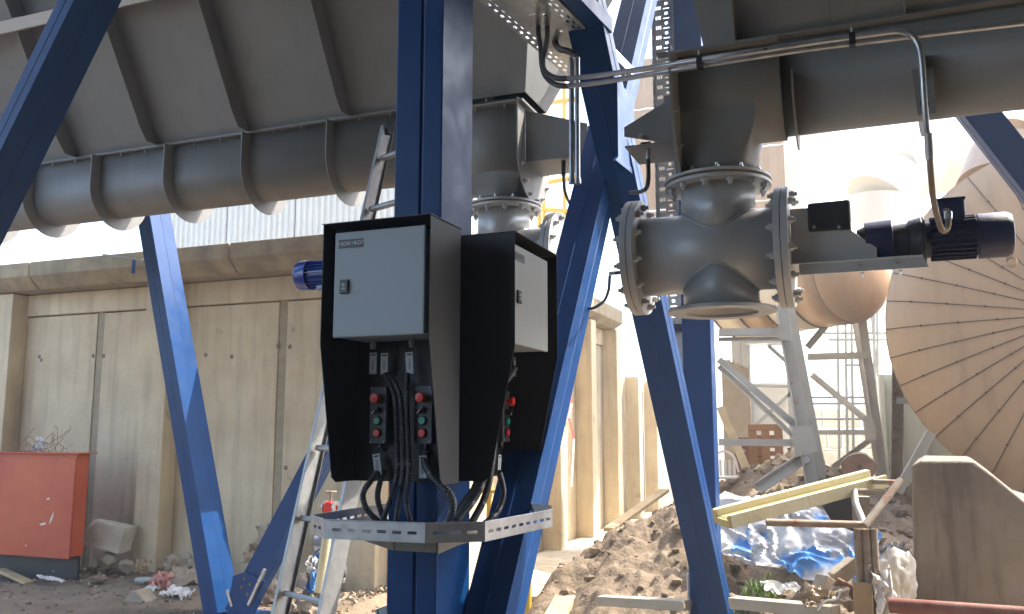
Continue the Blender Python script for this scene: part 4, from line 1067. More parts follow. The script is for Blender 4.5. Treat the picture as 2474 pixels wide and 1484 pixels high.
box('box_lid', 'motor_blue', tb, (tbx-0.054, OY-0.080, gz+0.1555), (tbx+0.059, OY+0.065, gz+0.166), 0.004)

# ------------------------------------------------------------------ conduits
CY_ = 3.56
def conduit(path, r, label, mt='galvanised', n=14, nm='conduit_pipe', step=0.012):
    pts = [px(u, v, Y=y) for u, v, y in path]
    t = thing(nm, label, 'conduit', pts[0])
    MB().tube(spline(pts, step), r, n).build('pipe', mt, t, smooth=True, ang=60)
    return t
up = conduit([(1372,190,3.9),(1460,181,3.85),(1700,144,3.62),(1950,105,3.62),(2120,81,3.62),(2168,76,3.62),(2200,86,3.62),(2219,112,3.62),(2226,150,3.62),(2231,220,3.63),(2237,300,3.66),(2243,360,3.70)], 0.0125, 'upper galvanised conduit that bends down to the geared motor')
lo_ = conduit([(1372,208,3.9),(1460,198,3.87),(1700,158,3.66),(1950,119,3.66),(2200,88,3.66),(2500,52,3.66)], 0.0125, 'lower galvanised conduit running straight on along the dark trough')
for t, u, v, y in ((up, 1688, 145, 3.63), (up, 2058, 90, 3.63)):
    p = px(u, v, Y=y-0.02)
    MB().box(p-V((0.012, 0.004, 0.03)), p+V((0.012, 0.045, 0.022))).build('clamp', 'gear_black', t, 0.002)
    MB().cyl(p+V((0, 0.01, 0.02)), p+V((0, 0.01, 0.045)), 0.006, 8).build('clamp_screw', 'bolt_steel', t)
p = px(2234, 253, Y=3.65); MB().lathe(p, (0.02, 0, 1), [(-0.010, 0.012), (-0.010, 0.018), (0.010, 0.018), (0.010, 0.012)], 16).build('clamp', 'gear_black', up)
MB().tube([px(2242, 322, Y=3.67), px(2246, 385, Y=3.70)], 0.0165, 14).build('sleeve', 'galvanised', up, smooth=True)
fx = thing('motor_hose', 'grey flexible hose hooking into the geared motor terminal box', 'hose', px(2250, 420, Y=3.7))
hz = spline([px(2245,380,Y=3.70), px(2249,430,Y=3.74), px(2254,480,Y=3.80), px(2264,525,Y=3.86), px(2275,556,Y=3.90), px(2288,552,Y=3.93), px(2290,525,Y=3.96), px(2284,508,Y=4.0)], 0.004)
MB().tube(hz, 0.012, 12, [0.0125 if i % 2 else 0.0112 for i in range(len(hz))]).build('flexible_hose', 'rusty_pipe', fx, smooth=True, ang=80)
MB().tube([px(2290,530,Y=3.955), px(2290,512,Y=3.96)], 0.016, 8).build('gland', 'galvanised', fx, 0.001)
# bent hoses from overhead tray to the conduits
b1 = conduit([(1302,30,4.3),(1300,75,4.25),(1306,120,4.2),(1309,160,4.1),(1320,188,4.0),(1345,206,3.93),(1376,209,3.9)], 0.0135, 'grey flexible hose hanging from the overhead tray into the lower conduit', 'conduit_black', nm='flexible_hose')
b2 = conduit([(1318,40,4.32),(1322,80,4.25),(1317,120,4.15),(1311,150,4.08),(1316,172,4.0),(1340,188,3.93),(1376,191,3.9)], 0.0135, 'grey flexible hose hanging into the upper conduit', 'conduit_black', nm='flexible_hose')
b3 = conduit([(1345,80,4.5),(1340,100,4.48),(1350,118,4.42),(1372,124,4.4),(1392,135,4.4)], 0.018, 'thick black hose looped under the overhead perforated tray', 'conduit_black', nm='flexible_hose')
for u, lab in ((1380, 'left of the two upright conduits beside the crossed braces'), (1394, 'right of the two upright conduits beside the crossed braces')):
    t = thing('conduit_pipe', lab, 'conduit', px(u, 440, Y=4.3), 'upright conduits')
    MB().cyl(px(u, 140, Y=4.3), px(u+1, 440, Y=4.3), 0.0145, 14).build('pipe', 'galvanised', t, smooth=True)
    p = px(u+1, 440, Y=4.3); MB().cyl(p+V((0,0,-0.01)), p+V((0,0,0.015)), 0.019, 12).build('socket', 'galvanised', t, smooth=True)

# small earthing cable and lug left of valve flange
ew = thing('earthing_cable', 'thin black cable bolted to the left flange of the cross valve', 'cable', px(1480, 665, Y=OY+0.2))
MB().tube(spline([px(1515,658,Y=OY), px(1490,660,Y=OY), px(1474,664,Y=OY+0.1), px(1470,700,Y=OY+0.2), px(1458,728,Y=OY+0.3), px(1432,745,Y=OY+0.4), px(1415,742,Y=OY+0.45)], 0.01), 0.008, 8).build('cable_sleeve', 'conduit_black', ew, smooth=True)
MB().cyl(px(1472,661,Y=OY+0.02), px(1518,657,Y=OY), 0.010, 8).build('stud', 'bolt_steel', ew)

# ------------------------------------------------------------------ overhead perforated tray
ot = thing('overhead_cable_tray', 'perforated galvanised cable tray hanging overhead right of the main post', 'cable tray', (-1.6, 4.6, 4.3))
za = 3.78
A0 = px(1155, 0, Z=za); A1 = px(1310, 0, Z=za)
B0 = px(1300, 140, Z=za); B1 = px(1395, 60, Z=za)
dirn = (px(1374, 188, Z=za)-px(1193, 34, Z=za)).normalized()
orgt = px(1193, 34, Z=za) - dirn*1.0
side = V((dirn.y, -dirn.x, 0)); 
if side.x < 0: side = -side
WT_ = 0.36; LT = (px(1400, 212, Z=za)-orgt).length
hs = []
y = 0.02
while y < LT-0.08:
    for k, o_ in enumerate((0.02, 0.055, 0.30, 0.325)):
        hs.append((y+(0.025 if k % 2 else 0.0), o_, y+(0.025 if k % 2 else 0.0)+0.034, o_+0.014))
    if int(y/0.072) % 3 == 0: hs += [(y, 0.12, y+0.006, 0.20), (y+0.02, 0.22, y+0.05, 0.236)]
    y += 0.072
mbq = MB(); holed(mbq, orgt, dirn, side, LT, WT_, hs); mbq.build('tray_floor', 'galvanised', ot, solid=0.002)
for s0 in (0.0, WT_):
    hs = [(0.02+i*0.06, 0.02, 0.045+i*0.06, 0.03) for i in range(int(LT/0.06)-1)]
    mbq = MB(); holed(mbq, orgt+side*s0, dirn, V((0, 0, 1)), LT, 0.06, hs); mbq.build('side_rail', 'galvanised', ot, solid=0.002)
bb = thing('support_beam', 'dark blue angle beam alongside the overhead cable tray', 'beam', orgt+side*(WT_+0.05))
MB().sweep(orgt+side*(WT_+0.06)-dirn*0.3+V((0,0,0.03)), orgt+side*(WT_+0.06)+dirn*(LT-0.62)+V((0,0,0.05)), boxsec(0.09, 0.09), (0, 0, 1)).build('beam', 'blue_paint', bb, 0.003)

# ------------------------------------------------------------------ blue pump motor left of the hood
bm_ = thing('pump_motor', 'bright blue electric motor peeking out left of the marked hood', 'motor', px(748, 665, Y=4.4))
c = px(742, 666, Y=4.4)
MB().lathe(c, (1, 0, 0), [(-0.055, 0.001), (-0.055, 0.070), (-0.045, 0.086), (-0.035, 0.090), (0.032, 0.090), (0.032, 0.080), (0.030, 0.001)], 48).build('fan_cover', 'motor_bright_blue', bm_, smooth=True, ang=35)
MB().lathe(c, (1, 0, 0), [(0.030, 0.001), (0.030, 0.068), (0.30, 0.068), (0.30, 0.001)], 40).build('motor_body', 'motor_bright_blue', bm_, smooth=True, ang=35)
fm = MB()
for k in range(22):
    a = 2*PI*k/22; c_, s_ = math.cos(a), math.sin(a)
    p0 = V((c.x+0.034, c.y+c_*0.068, c.z+s_*0.068)); tdir = V((0, -s_, c_))*0.0016; rdir = V((0, c_, s_))*0.017
    fm.extr([p0-tdir-rdir*0.1, p0+tdir-rdir*0.1, p0+tdir+rdir, p0-tdir+rdir], (0.26, 0, 0))
fm.build('cooling_fins', 'motor_bright_blue', bm_)
MB().box(c+V((0.10,-0.05,-0.10)), c+V((0.28,0.05,-0.07))).build('foot', 'motor_bright_blue', bm_, 0.004)

# blue clamp block on cornice with lamp-like arm
wb = thing('wall_bracket', 'small blue steel bracket with a flat arm fixed on the wall cornice', 'bracket', px(325, 650, Y=7.4))
MB().box(px(316,660,Y=7.42), px(328,629,Y=7.46)).build('clamp', 'blue_paint', wb, 0.003)
MB().sweep(px(250,617,Y=7.3), px(345,628,Y=7.5), [(-0.03,-0.012),(0.03,-0.012),(0.03,0.012),(-0.03,0.012)], (0,1,0)).build('arm', 'grey_steel', wb)

# ------------------------------------------------------------------ red cabinet, wires, blocks, debris at the wall
def GZ(u, v, y): return px(u, v, Y=y)
rc = thing('red_cabinet', 'red-orange painted steel cabinet standing against the wall, far left', 'cabinet', px(100, 1350, Y=7.25))
xa = px(-40, 1200, Y=7.05).x; xb_ = px(178, 1200, Y=7.05).x; zt_c = px(178, 1095, Y=7.05).z; zb_c = px(178, 1352, Y=7.05).z
box('cabinet_body', 'red_paint', rc, (xa-0.5, 7.06, zb_c+0.02), (xb_, 7.22, zt_c-0.012), 0.004)
box('front_door', 'red_paint', rc, (xa-0.5, 7.045, zb_c), (xb_-0.004, 7.058, zt_c-0.05), 0.004)
box('lid', 'red_paint', rc, (xa-0.5, 7.02, zt_c-0.010), (xb_+0.06, 7.27, zt_c+0.004), 0.003)
box('foot', 'gear_black', rc, (xa-0.3, 7.18, -0.03), (xb_-0.03, 7.21, zb_c+0.018))
box('foot', 'gear_black', rc, (xb_-0.05, 7.17, -0.03), (xb_-0.01, 7.20, zb_c+0.018))
for pts_ in ([(118,1268),(122,1252),(130,1235),(128,1252),(122,1262)], [(95,1266),(108,1262),(112,1266),(100,1270)], [(112,1204),(120,1203),(119,1207),(113,1207)], [(60,1318),(64,1316),(63,1321)]):
    MB().extr([px(u, v, Y=7.0445) for u, v in pts_], (0, -0.0008, 0)).build('paint_chip', 'plastic_white', rc)
wr = MB(); rnd = random.Random(11)
base = px(95, 1065, Y=7.2); base.z = zt_c+0.006
for k in range(20):
    p = base + V((rnd.uniform(-0.35, 0.3), rnd.uniform(-0.1, 0.15), 0)); pts = [p.copy()]
    d = V((rnd.uniform(-1, 1), rnd.uniform(-0.5, 0.5), rnd.uniform(0.0, 1.2)))
    for j in range(7):
        d += V((rnd.uniform(-0.9, 0.9), rnd.uniform(-0.5, 0.5), rnd.uniform(-0.9, 0.6))); d.normalize(); p = p + d*0.05
        p.z = max(p.z, zt_c+0.008); pts.append(p.copy())
    wr.tube(spline(pts, 0.02), 0.0028, 5)
tag(wr.build('wire_tangle', 'wire_rust', org=base), 'tangle of rusty binding wire lying on top of the red cabinet', 'wire')
tag(crumple(base+V((0.02, 0.0, 0.06)), 0.16, 0.14, 5, 0.03, 14, 12, (1.1, 0.3, 0.2)).build('plastic_scrap', 'plastic_white', smooth=True, org=base), 'crumpled pale plastic scrap caught in the wire on the red cabinet', 'plastic')

def block(name, c, size, rz, ry, m, label, cat, chips=3, seed=1, rx=0.0):
    from mathutils import Euler
    rot = Euler((rx, ry, rz)).to_matrix(); bm = bmesh.new(); bmesh.ops.create_cube(bm, size=1)
    bmesh.ops.subdivide_edges(bm, edges=bm.edges[:], cuts=7, use_grid_fill=True)
    rnd = random.Random(seed); o_ = V((seed*7.1, 0, 0))
    pl = []
    for _ in range(chips):
        n_ = V((rnd.choice([-1, 1]), rnd.choice([-1, 1])*rnd.uniform(0.3, 1), rnd.uniform(0.2, 1))).normalized(); pl.append((n_, rnd.uniform(0.55, 0.66)))
    for v in bm.verts:
        p = v.co.copy()
        for n_, d_ in pl:
            t = p.dot(n_)
            if t > d_: p -= n_*(t-d_)
        q = V((p.x*size[0], p.y*size[1], p.z*size[2])); q += V((1, 1, 1))*0.0 + v.normal*0.012*noise.noise(q*9+o_) + v.normal*0.02*noise.noise(q*3+o_)
        v.co = V(c) + rot @ q
    mb = MB(); mb.v = [v.co.copy() for v in bm.verts]; mb.f = [tuple(v.index for v in f.verts) for f in bm.faces]; bm.free()
    o = mb.build(name, m, None, 0, smooth=True, ang=30, org=c); tag(o, label, cat); return o
p = px(265, 1293, Y=7.55)
block('concrete_block', p, (0.44, 0.26, 0.27), 0.25, 0.22, 'stone_white', 'pale chipped stone block tilted on rubble beside the pilaster', 'stone block', 4, 4)
def placed_rock(u, v, y, s, seed, label, m='stone', cuts=5, rough=0.25):
    p = px(u, v, Y=y); o = rock(p, s, seed, 3, rough, 1, cuts).build('rock', m, None, 0, smooth=True, ang=25, org=p); tag(o, label, 'rock'); return o
placed_rock(262, 1358, 7.5, (0.13, 0.09, 0.10), 21, 'brown rock propping the left end of the tilted stone block')
placed_rock(305, 1368, 7.55, (0.08, 0.08, 0.09), 22, 'small brown rock under the right end of the tilted block')
placed_rock(160, 1375, 7.3, (0.14, 0.07, 0.055), 23, 'flat grey rock in front of the red cabinet corner')
placed_rock(235, 1400, 7.1, (0.10, 0.05, 0.045), 24, 'long dark clod lying left of the pilaster foot', 'heap_soil')
placed_rock(420, 1378, 7.6, (0.10, 0.08, 0.07), 25, 'earthy lump at the foot of the pilaster')
placed_rock(620, 1440, 7.0, (0.12, 0.08, 0.07), 26, 'brown clod behind the left ladder rail')
# broken arched concrete piece
p = px(328, 1462, Y=6.75)
pts = [(-0.20, -0.06), (-0.19, -0.02), (-0.08, 0.12), (-0.02, 0.13), (0.16, 0.0), (0.19, -0.04), (0.10, -0.03), (0.0, 0.005), (-0.10, -0.02), (-0.15, -0.06)]
o = MB().extr([p+V((a, 0, b)) for a, b in pts], (0.03, 0.14, 0.01)).build('concrete_fragment', 'stone', None, 0.008, org=p)
tag(o, 'broken arched piece of concrete lying in the dirt at the bottom left', 'concrete piece')
p = px(35, 1392, Y=7.0)
o = MB().obox(p, (0.62, 0.11, 0.028), Matrix.Rotation(R(8), 3, 'Y') @ Matrix.Rotation(R(-12), 3, 'Z')).build('plank', 'timber', None, 0.003, org=p); tag(o, 'short pale timber plank below the red cabinet', 'plank')
def litter(u, v, y, w_, h_, seed, m, label, nm='plastic_bag', amp=0.04, tilt=(0.2, 0.1, 0), nx=18, ny=16, **k):
    p = px(u, v, Y=y); o = crumple(p, w_, h_, seed, amp, nx, ny, tilt, **k).build(nm, m, None, smooth=True, ang=35, org=p); tag(o, label, 'plastic bag' if 'bag' in nm else 'litter'); return o
litter(390, 1405, 7.2, 0.22, 0.2, 31, 'plastic_pink', 'crumpled pink plastic bag among rubbish left of the V brace', amp=0.05, tilt=(0.9, 0.1, 0.2), drape=0.02)
litter(430, 1435, 6.95, 0.26, 0.16, 32, 'plastic_white', 'white crumpled paper rag left of the V brace foot', 'rag', amp=0.035)
litter(368, 1425, 7.1, 0.12, 0.10, 33, 'plastic_white', 'small white plastic scrap beside the pink bag', 'scrap', amp=0.03)
litter(120, 1398, 7.0, 0.34, 0.07, 34, 'plastic_white', 'long thin white strip lying in front of the red cabinet', 'strip', amp=0.015)
litter(430, 1360, 7.6, 0.40, 0.25, 35, 'plastic_brown', 'dirty brown sheeting heaped at the wall foot behind the pink bag', 'sheeting', amp=0.036, tilt=(0.6, 0, 0))
litter(470, 1392, 7.4, 0.45, 0.25, 36, 'plastic_brown', 'brown leaves and sheeting left of the V brace leg', 'sheeting', amp=0.030, tilt=(0.4, 0, 0.5))
litter(345, 1368, 7.4, 0.16, 0.14, 37, 'cardboard', 'torn cardboard corner by the pilaster foot', 'cardboard_scrap', amp=0.02, tilt=(1.0, 0, 0.3))
litter(650, 1320, 7.5, 0.5, 0.45, 38, 'plastic_brown', 'grey-brown plastic sheeting slumped behind the ladder', 'sheeting', amp=0.048, tilt=(1.0, 0, 0.1), nx=26, ny=26)
litter(660, 1425, 7.2, 0.7, 0.4, 39, 'plastic_brown', 'spread of brown rags on the ground between the ladder rails', 'rags', amp=0.042, tilt=(0.5, 0, 0.1), nx=30, ny=26)
litter(770, 1455, 6.9, 0.5, 0.3, 40, 'plastic_brown', 'brown rags below the lowest visible ladder rung', 'rags', amp=0.036, tilt=(0.5, 0, -0.1), nx=26, ny=22)
litter(785, 1345, 7.1, 0.24, 0.42, 41, 'sheet_blue_white', 'clear and blue plastic bag hanging against the pale pipe behind the ladder', amp=0.05, tilt=(1.35, 0.1, 0.1), nx=22, ny=28)
litter(780, 1395, 6.95, 0.34, 0.26, 42, 'sheet_blue_white', 'blue and clear plastic bundle just above the lowest ladder rung', amp=0.07, tilt=(1.0, 0.2, 0.4), nx=24, ny=20)
bt = thing('plastic_bottle', 'clear plastic bottle lying in the rubbish left of the pink bag', 'bottle', px(352, 1405, Y=7.25))
p = px(352, 1402, Y=7.25)
MB().lathe(p, (1, 0.2, 0.05), [(-0.11, 0.001), (-0.11, 0.028), (-0.10, 0.034), (-0.03, 0.034), (-0.02, 0.031), (0.03, 0.034), (0.06, 0.032), (0.09, 0.014), (0.115, 0.012)], 20).build('bottle_body', 'glass_clear', bt, smooth=True)
MB().lathe(p, (1, 0.2, 0.05), [(0.110, 0.001), (0.110, 0.015), (0.128, 0.015), (0.128, 0.001)], 14).build('cap', 'red_plastic', bt)
# red valve on a pale standpipe behind ladder
rv = thing('gate_valve', 'red gate valve with handwheel on a pale standpipe behind the ladder', 'valve', px(798, 1240, Y=6.2))
p = px(798, 1226, Y=6.2)
MB().tube([px(770, 1430, Y=6.2), px(797, 1245, Y=6.2)], 0.038, 18).build('standpipe', 'cream_beam', rv, smooth=True)
MB().lathe(p, (0.2, -1, 0), [(-0.05, 0.001), (-0.05, 0.045), (-0.03, 0.05), (0.03, 0.05), (0.05, 0.045), (0.05, 0.001)], 20).build('valve_body', 'red_plastic', rv, smooth=True)
for s in (-1, 1): MB().lathe(p+V((s*0.045, 0, 0)), (s, 0, 0), [(0, 0.02), (0, 0.055), (0.012, 0.055), (0.012, 0.02)], 20).build('flange', 'galvanised', rv, smooth=True)
MB().cyl(p, p+V((0, 0, 0.13)), 0.009, 10).build('stem', 'rusty_pipe', rv)
q = p+V((0, 0, 0.125)); MB().tube([q+V((0.042*math.cos(R(a)), 0.042*math.sin(R(a)), 0)) for a in range(0, 361, 20)], 0.006, 8).tube([q-V((0.04, 0, 0)), q+V((0.04, 0, 0))], 0.005, 6).tube([q-V((0, 0.04, 0)), q+V((0, 0.04, 0))], 0.005, 6).build('handwheel', 'rusty_pipe', rv, smooth=True)

# yellow scaffold-like frame behind the post
yf = thing('guard_railing', 'yellow steel guard frame standing behind the main post', 'railing', px(1200, 1300, Y=8.6))
yy = 7.4
for u0, v0, u1, v1, r in ((1178, 1484, 1183, 1100, 0.026), (1272, 1484, 1283, 1100, 0.034)):
    MB().tube([px(u0, v0+60, Y=yy), px(u1, v1, Y=yy)], r, 12).build('upright', 'yellow_paint', yf, smooth=True)
MB().tube([px(1160, 1187, Y=yy), px(1283, 1187, Y=yy)], 0.018, 10).build('rail', 'yellow_paint', yf, smooth=True)
MB().tube([px(1160, 1300, Y=yy), px(1283, 1296, Y=yy)], 0.018, 10).build('rail', 'yellow_paint', yf, smooth=True)
yf2 = thing('yellow_scaffold', 'yellow scaffold seen high up between the left outlet and upright conduits', 'scaffold', px(1310, 500, Y=16))
for u in (1300, 1312, 1362):
    MB().tube([px(u+2, 560, Y=16), px(u, 150, Y=16)], 0.045, 8).build('upright', 'yellow_paint', yf2)
for v, v2 in ((255, 240), (448, 428), (505, 512)):
    MB().tube([px(1290, v, Y=16), px(1390, v2, Y=16)], 0.05, 8).build('rail', 'yellow_paint', yf2)

# rebar row on the sunlit slab, red-white tape
for i, (u, v0, v1) in enumerate(((1340, 1480, 1400), (1354, 1470, 1398), (1376, 1440, 1408), (1386, 1430, 1400), (1400, 1425, 1408), (1410, 1420, 1392), (1421, 1415, 1390), (1432, 1412, 1388))):
    p, q = px(u, v0, Y=8.4+i*0.12), px(u, v1, Y=8.4+i*0.12)
    tag(MB().tube([p, q], 0.007, 6).build('rebar', 'wire_rust', org=p), 'rusty rebar end sticking up from the sunlit slab, ' + ['leftmost of eight', 'second from the left', 'third from the left', 'fourth from the left', 'fourth from the right', 'third from the right', 'second from the right', 'rightmost of eight'][i], 'rebar', 'rusty rebar ends in a row')
tp = [px(1376, 935, X=SX+0.3), px(1380, 975, X=SX+0.3), px(1374, 1010, X=SX+0.3), px(1386, 1060, X=SX+0.3), px(1383, 1120, X=SX+0.3), px(1380, 1175, X=SX+0.3)]
tpt = thing('barrier_tape', 'red and white barrier tape hanging down the side wall', 'tape', tp[0])
for i in range(5):
    MB().extr([tp[i]+V((0, -0.035, 0)), tp[i]+V((0, 0.035, 0)), tp[i+1]+V((0, 0.035, 0)), tp[i+1]+V((0, -0.035, 0))], (0.002, 0, 0)).build('tape_stripe', 'tape_red' if i % 2 == 0 and i < 3 else 'white_mark', tpt)

# ------------------------------------------------------------------ right-hand site
# concrete foundation block
fb = thing('foundation_block', 'big weathered concrete foundation block at the right edge', 'concrete block', (1.0, 6.6, 0))
Yb = 6.0
P_ = [px(2203, 1500, Y=Yb), px(2200, 1125, Y=Yb), px(2225, 1113, Y=Yb), px(2352, 1115, Y=Yb), px(2400, 1150, Y=Yb), px(2480, 1215, Y=Yb), px(2560, 1240, Y=Yb), px(2620, 1500, Y=Yb)]
P_[0].z = -0.1; P_[-1].z = -0.1
MB().extr(P_, (0.1, 1.3, 0)).build('block_mass', 'concrete_dark', fb, 0.02, seg=3)
# brown insulated tank with domed end
tk = thing('insulated_tank', 'huge brown clad tank with radial seams on its domed end, right edge', 'tank', (2.6, 9.4, 0))
tc = px(2615, 772, d=8.6); tr_ = 438*8.6/2125
NG = 36; dome = 0.50
tax = V((-0.22, -0.97, 0.0)).normalized(); tX, tY, _z = basis(tax)
def dm(rho, a, h=0.0):
    return tc + (tX*math.cos(a)+tY*math.sin(a))*(tr_*rho) + tax*(dome*math.sqrt(max(0, 1-(rho*0.94)**2))+h)
nr = 8
for k in range(NG):
    a0_, a1_ = 2*PI*k/NG, 2*PI*(k+1)/NG
    vs = []
    for j in range(nr+1):
        for i in range(4):
            vs.append(dm(0.05+0.95*j/nr, a0_+(a1_-a0_)*i/3, 0.0))
    fs = [(j*4+i, j*4+i+1, (j+1)*4+i+1, (j+1)*4+i) for j in range(nr) for i in range(3)]
    MB().add(vs, fs).build('cladding_gore', 'cladding', tk, smooth=True)
    MB().tube([dm(0.05+0.95*j/nr, a0_, 0.008) for j in range(nr+1)], 0.0055, 6).build('seam', 'seam_dark', tk)
RIV = rawmesh(MB().tube([(0,0,0),(0,0,0.014)], 0.013, 6), 'rivet', 'seam_dark')
for k in range(NG):
    for q_ in (0.42, 0.62, 0.82):
        p = dm(q_+0.03*((k*7) % 3-1), 2*PI*k/NG, 0.004)
        if p.x < 2.6: shared(RIV, 'rivet', p, tk, tax.to_track_quat('Z', 'X'))
hh = dome*math.sqrt(1-0.94**2)
for k in range(6):
    MB().lathe(tc+tax*(hh-0.01-k*0.75), -tax, [(0, tr_+0.006), (0.74, tr_+0.006)], 72).build('cladding_ring', 'cladding', tk, smooth=True, solid=0.012)
MB().lathe(tc+tax*(dome-0.02), tax, [(0, tr_*0.07), (0.03, tr_*0.06), (0.03, 0.001)], 32).build('dome_cap', 'cladding', tk, smooth=True)
p = px(2440, 629, d=8.0); MB().lathe(p, tax, [(-0.12, 0.032), (0.03, 0.032), (0.03, 0.052), (-0.12, 0.052)], 20).build('pipe_stub', 'cladding', tk, smooth=True)
# upper pipe elbow of the tank
for u0, v0, u1, v1, r in ((2300, 480, 2400, 470, 0.0, ),):
    pass
tl = thing('clad_duct', 'brown clad duct rising at the top right behind the blue diagonal', 'duct', px(2440, 380, Y=11))
for k, (u, v) in enumerate(((2440, 560), (2445, 470), (2470, 390), (2520, 330))):
    pass
pts = [px(2460, 600, Y=10.4), px(2440, 480, Y=10.4), px(2470, 400, Y=10.6), px(2560, 350, Y=10.8)]
for a, b in zip(pts[:-1], pts[1:]): MB().tube([a, b], 0.55, 40).build('duct_section', 'cladding', tl, smooth=True)

# pale ducts in the haze
pd = thing('pale_elbow_duct', 'pale cream elbow duct left of the brown tank, above the motor', 'duct', px(2240, 420, Y=16))
cs = [px(2120, 700, Y=15), px(2120, 480, Y=15), px(2160, 420, Y=15.2), px(2235, 395, Y=15.6), px(2420, 380, Y=16)]
for i, (a, b) in enumerate(zip(cs[:-1], cs[1:])): MB().tube([a, b], 0.52, 40).build('duct_section', 'cladding_pale', pd, smooth=True)
pd2 = thing('inclined_duct', 'pale inclined duct slanting down right of the brown facade', 'duct', px(1950, 500, Y=17))
cs = [px(1990, 200, Y=17), px(1920, 400, Y=17), px(1860, 560, Y=17), px(1850, 740, Y=17)]
for i, (a, b) in enumerate(zip(cs[:-1], cs[1:])): MB().tube([a, b], 0.42, 36).build('duct_section', 'cladding_pale', pd2, smooth=True)
# brown clad building left of the valve
fc = thing('clad_building', 'tan ribbed metal clad building behind the crossed braces', 'building', px(1600, 400, Y=15))
Yf = 15.0
z0 = px(1600, 640, Y=Yf).z; z1 = px(1560, 140, Y=Yf).z
xa, xb_ = px(1500, 400, Y=Yf).x, px(1895, 400, Y=Yf).x
nb = 9
for k in range(nb):
    za_, zb2 = -0.2+(z1+0.2)*k/nb, -0.2+(z1+0.2)*(k+1)/nb-0.02
    if zb2 < 5.0: continue
    vs = []; n = 24
    for i in range(n+1):
        x = xa+(xb_-xa)*i/n
        vs += [V((x, Yf+(0.03 if i % 2 else 0), za_)), V((x, Yf+(0.03 if i % 2 else 0), zb2))]
    MB().add(vs, [(2*i, 2*i+2, 2*i+3, 2*i+1) for i in range(n)]).build('cladding_band', 'cladding', fc, solid=0.01)
# horizontal vessel on the trestle
hv = thing('clad_vessel', 'brown and cream clad vessel lying on the white trestle', 'tank', px(1960, 680, Y=12))
va, vb2 = px(1800, 640, Y=13.5), px(1990, 650, Y=11.4)
c_ = px(1925, 682, Y=12.2); rr = (px(1960, 600, Y=12.2)-px(1960, 715, Y=12.2)).length
ax = V((0.75, -0.66, 0.0)).normalized()
for k, m_ in enumerate(('cladding_pale', 'cladding', 'cladding_pale', 'cladding')):
    MB().lathe(c_-ax*(1.1-0.5*k), ax, [(0, rr), (0.49, rr)], 56).build('cladding_ring', m_, hv, smooth=True, solid=0.02)
MB().lathe(c_+ax*0.9, ax, [(0, rr), (0.10, rr*0.93), (0.2, rr*0.75), (0.27, rr*0.4), (0.29, 0.001)], 56).build('dished_end', 'cladding', hv, smooth=True)
MB().lathe(c_-ax*1.1, -ax, [(0, rr), (0.10, rr*0.93), (0.2, rr*0.75), (0.27, rr*0.4), (0.29, 0.001)], 56).build('dished_end', 'cladding_pale', hv, smooth=True)
for k in range(4):
    MB().lathe(c_-ax*(1.1-0.5*k), ax, [(-0.02, rr+0.012), (0.02, rr+0.012)], 56).build('band', 'seam_dark', hv, smooth=True, solid=0.008)
cone = thing('vessel_cone', 'pale cream cone hanging under the clad vessel, left of the trestle', 'hopper', px(1925, 770, Y=12.6))
cc = px(1915, 745, Y=12.8)
MB().lathe(cc, (0, 0, -1), [(-0.3, 0.55), (0, 0.52), (0.16, 0.42), (0.27, 0.2), (0.30, 0.001)], 40).build('cone_shell', 'cladding_pale', cone, smooth=True)

def steel(t, u0, v0, y0, u1, v1, y1, w_, nm='member', m='white_steel', h_=None):
    a, b = px(u0, v0, Y=y0), px(u1, v1, Y=y1); h_ = h_ or w_
    return MB().sweep(a, b, [(-w_/2,-h_/2),(w_/2,-h_/2),(w_/2,-h_/2+0.012),(-w_/2+0.012,-h_/2+0.012),(-w_/2+0.012,h_/2),(-w_/2,h_/2)] , (1, 0, 0)).build(nm, m, t)
# near white trestle
T1 = thing('steel_trestle', 'white steel trestle under the clad vessel, seen just right of the blue column', 'trestle', px(1950, 1160, Y=10))
ty = 10.2
steel(T1, 1886, 735, ty, 1965, 1190, ty, 0.13, 'leg', 'grey_steel')
steel(T1, 1905, 735, ty+0.3, 1992, 1190, ty+0.3, 0.11, 'leg', 'grey_steel')
steel(T1, 1735, 803, ty, 1905, 800, ty, 0.09, 'crossbar', 'grey_steel'); steel(T1, 1735, 820, ty, 1905, 818, ty, 0.05, 'crossbar', 'grey_steel')
steel(T1, 1735, 868, ty, 1935, 1040, ty, 0.075, 'diagonal', 'grey_steel'); steel(T1, 1735, 885, ty-0.02, 1925, 1062, ty-0.02, 0.055, 'diagonal', 'white_steel')
steel(T1, 1735, 1068, ty, 1925, 1070, ty, 0.075, 'crossbar', 'grey_steel')
steel(T1, 1950, 1100, ty, 1830, 1180, ty-0.2, 0.10, 'diagonal', 'grey_steel')
P_ = [px(1912, 1030, Y=ty-0.12), px(1962, 1028, Y=ty-0.12), px(1975, 1090, Y=ty-0.12), px(1920, 1105, Y=ty-0.12)]
MB().extr(P_, (0, 0.012, 0)).build('gusset', 'grey_steel', T1)
P_ = [px(1870, 806, Y=ty-0.12), px(1885, 780, Y=ty-0.12), px(1908, 775, Y=ty-0.12), px(1912, 822, Y=ty-0.12), px(1885, 822, Y=ty-0.12)]
MB().extr(P_, (0, 0.012, 0)).build('gusset', 'grey_steel', T1)
T2 = thing('steel_trestle', 'rusty white trestle with inclined leg between the vessel and the green-white tank', 'trestle', px(2100, 1150, Y=12))
ty = 12.0
steel(T2, 2078, 742, ty, 2140, 1195, ty, 0.11, 'leg'); steel(T2, 2060, 742, ty+0.8, 2130, 1195, ty+0.8, 0.08, 'leg')
steel(T2, 1990, 738, ty, 2085, 742, ty, 0.10, 'crossbar'); steel(T2, 1950, 862, ty, 2095, 858, ty, 0.09, 'crossbar')
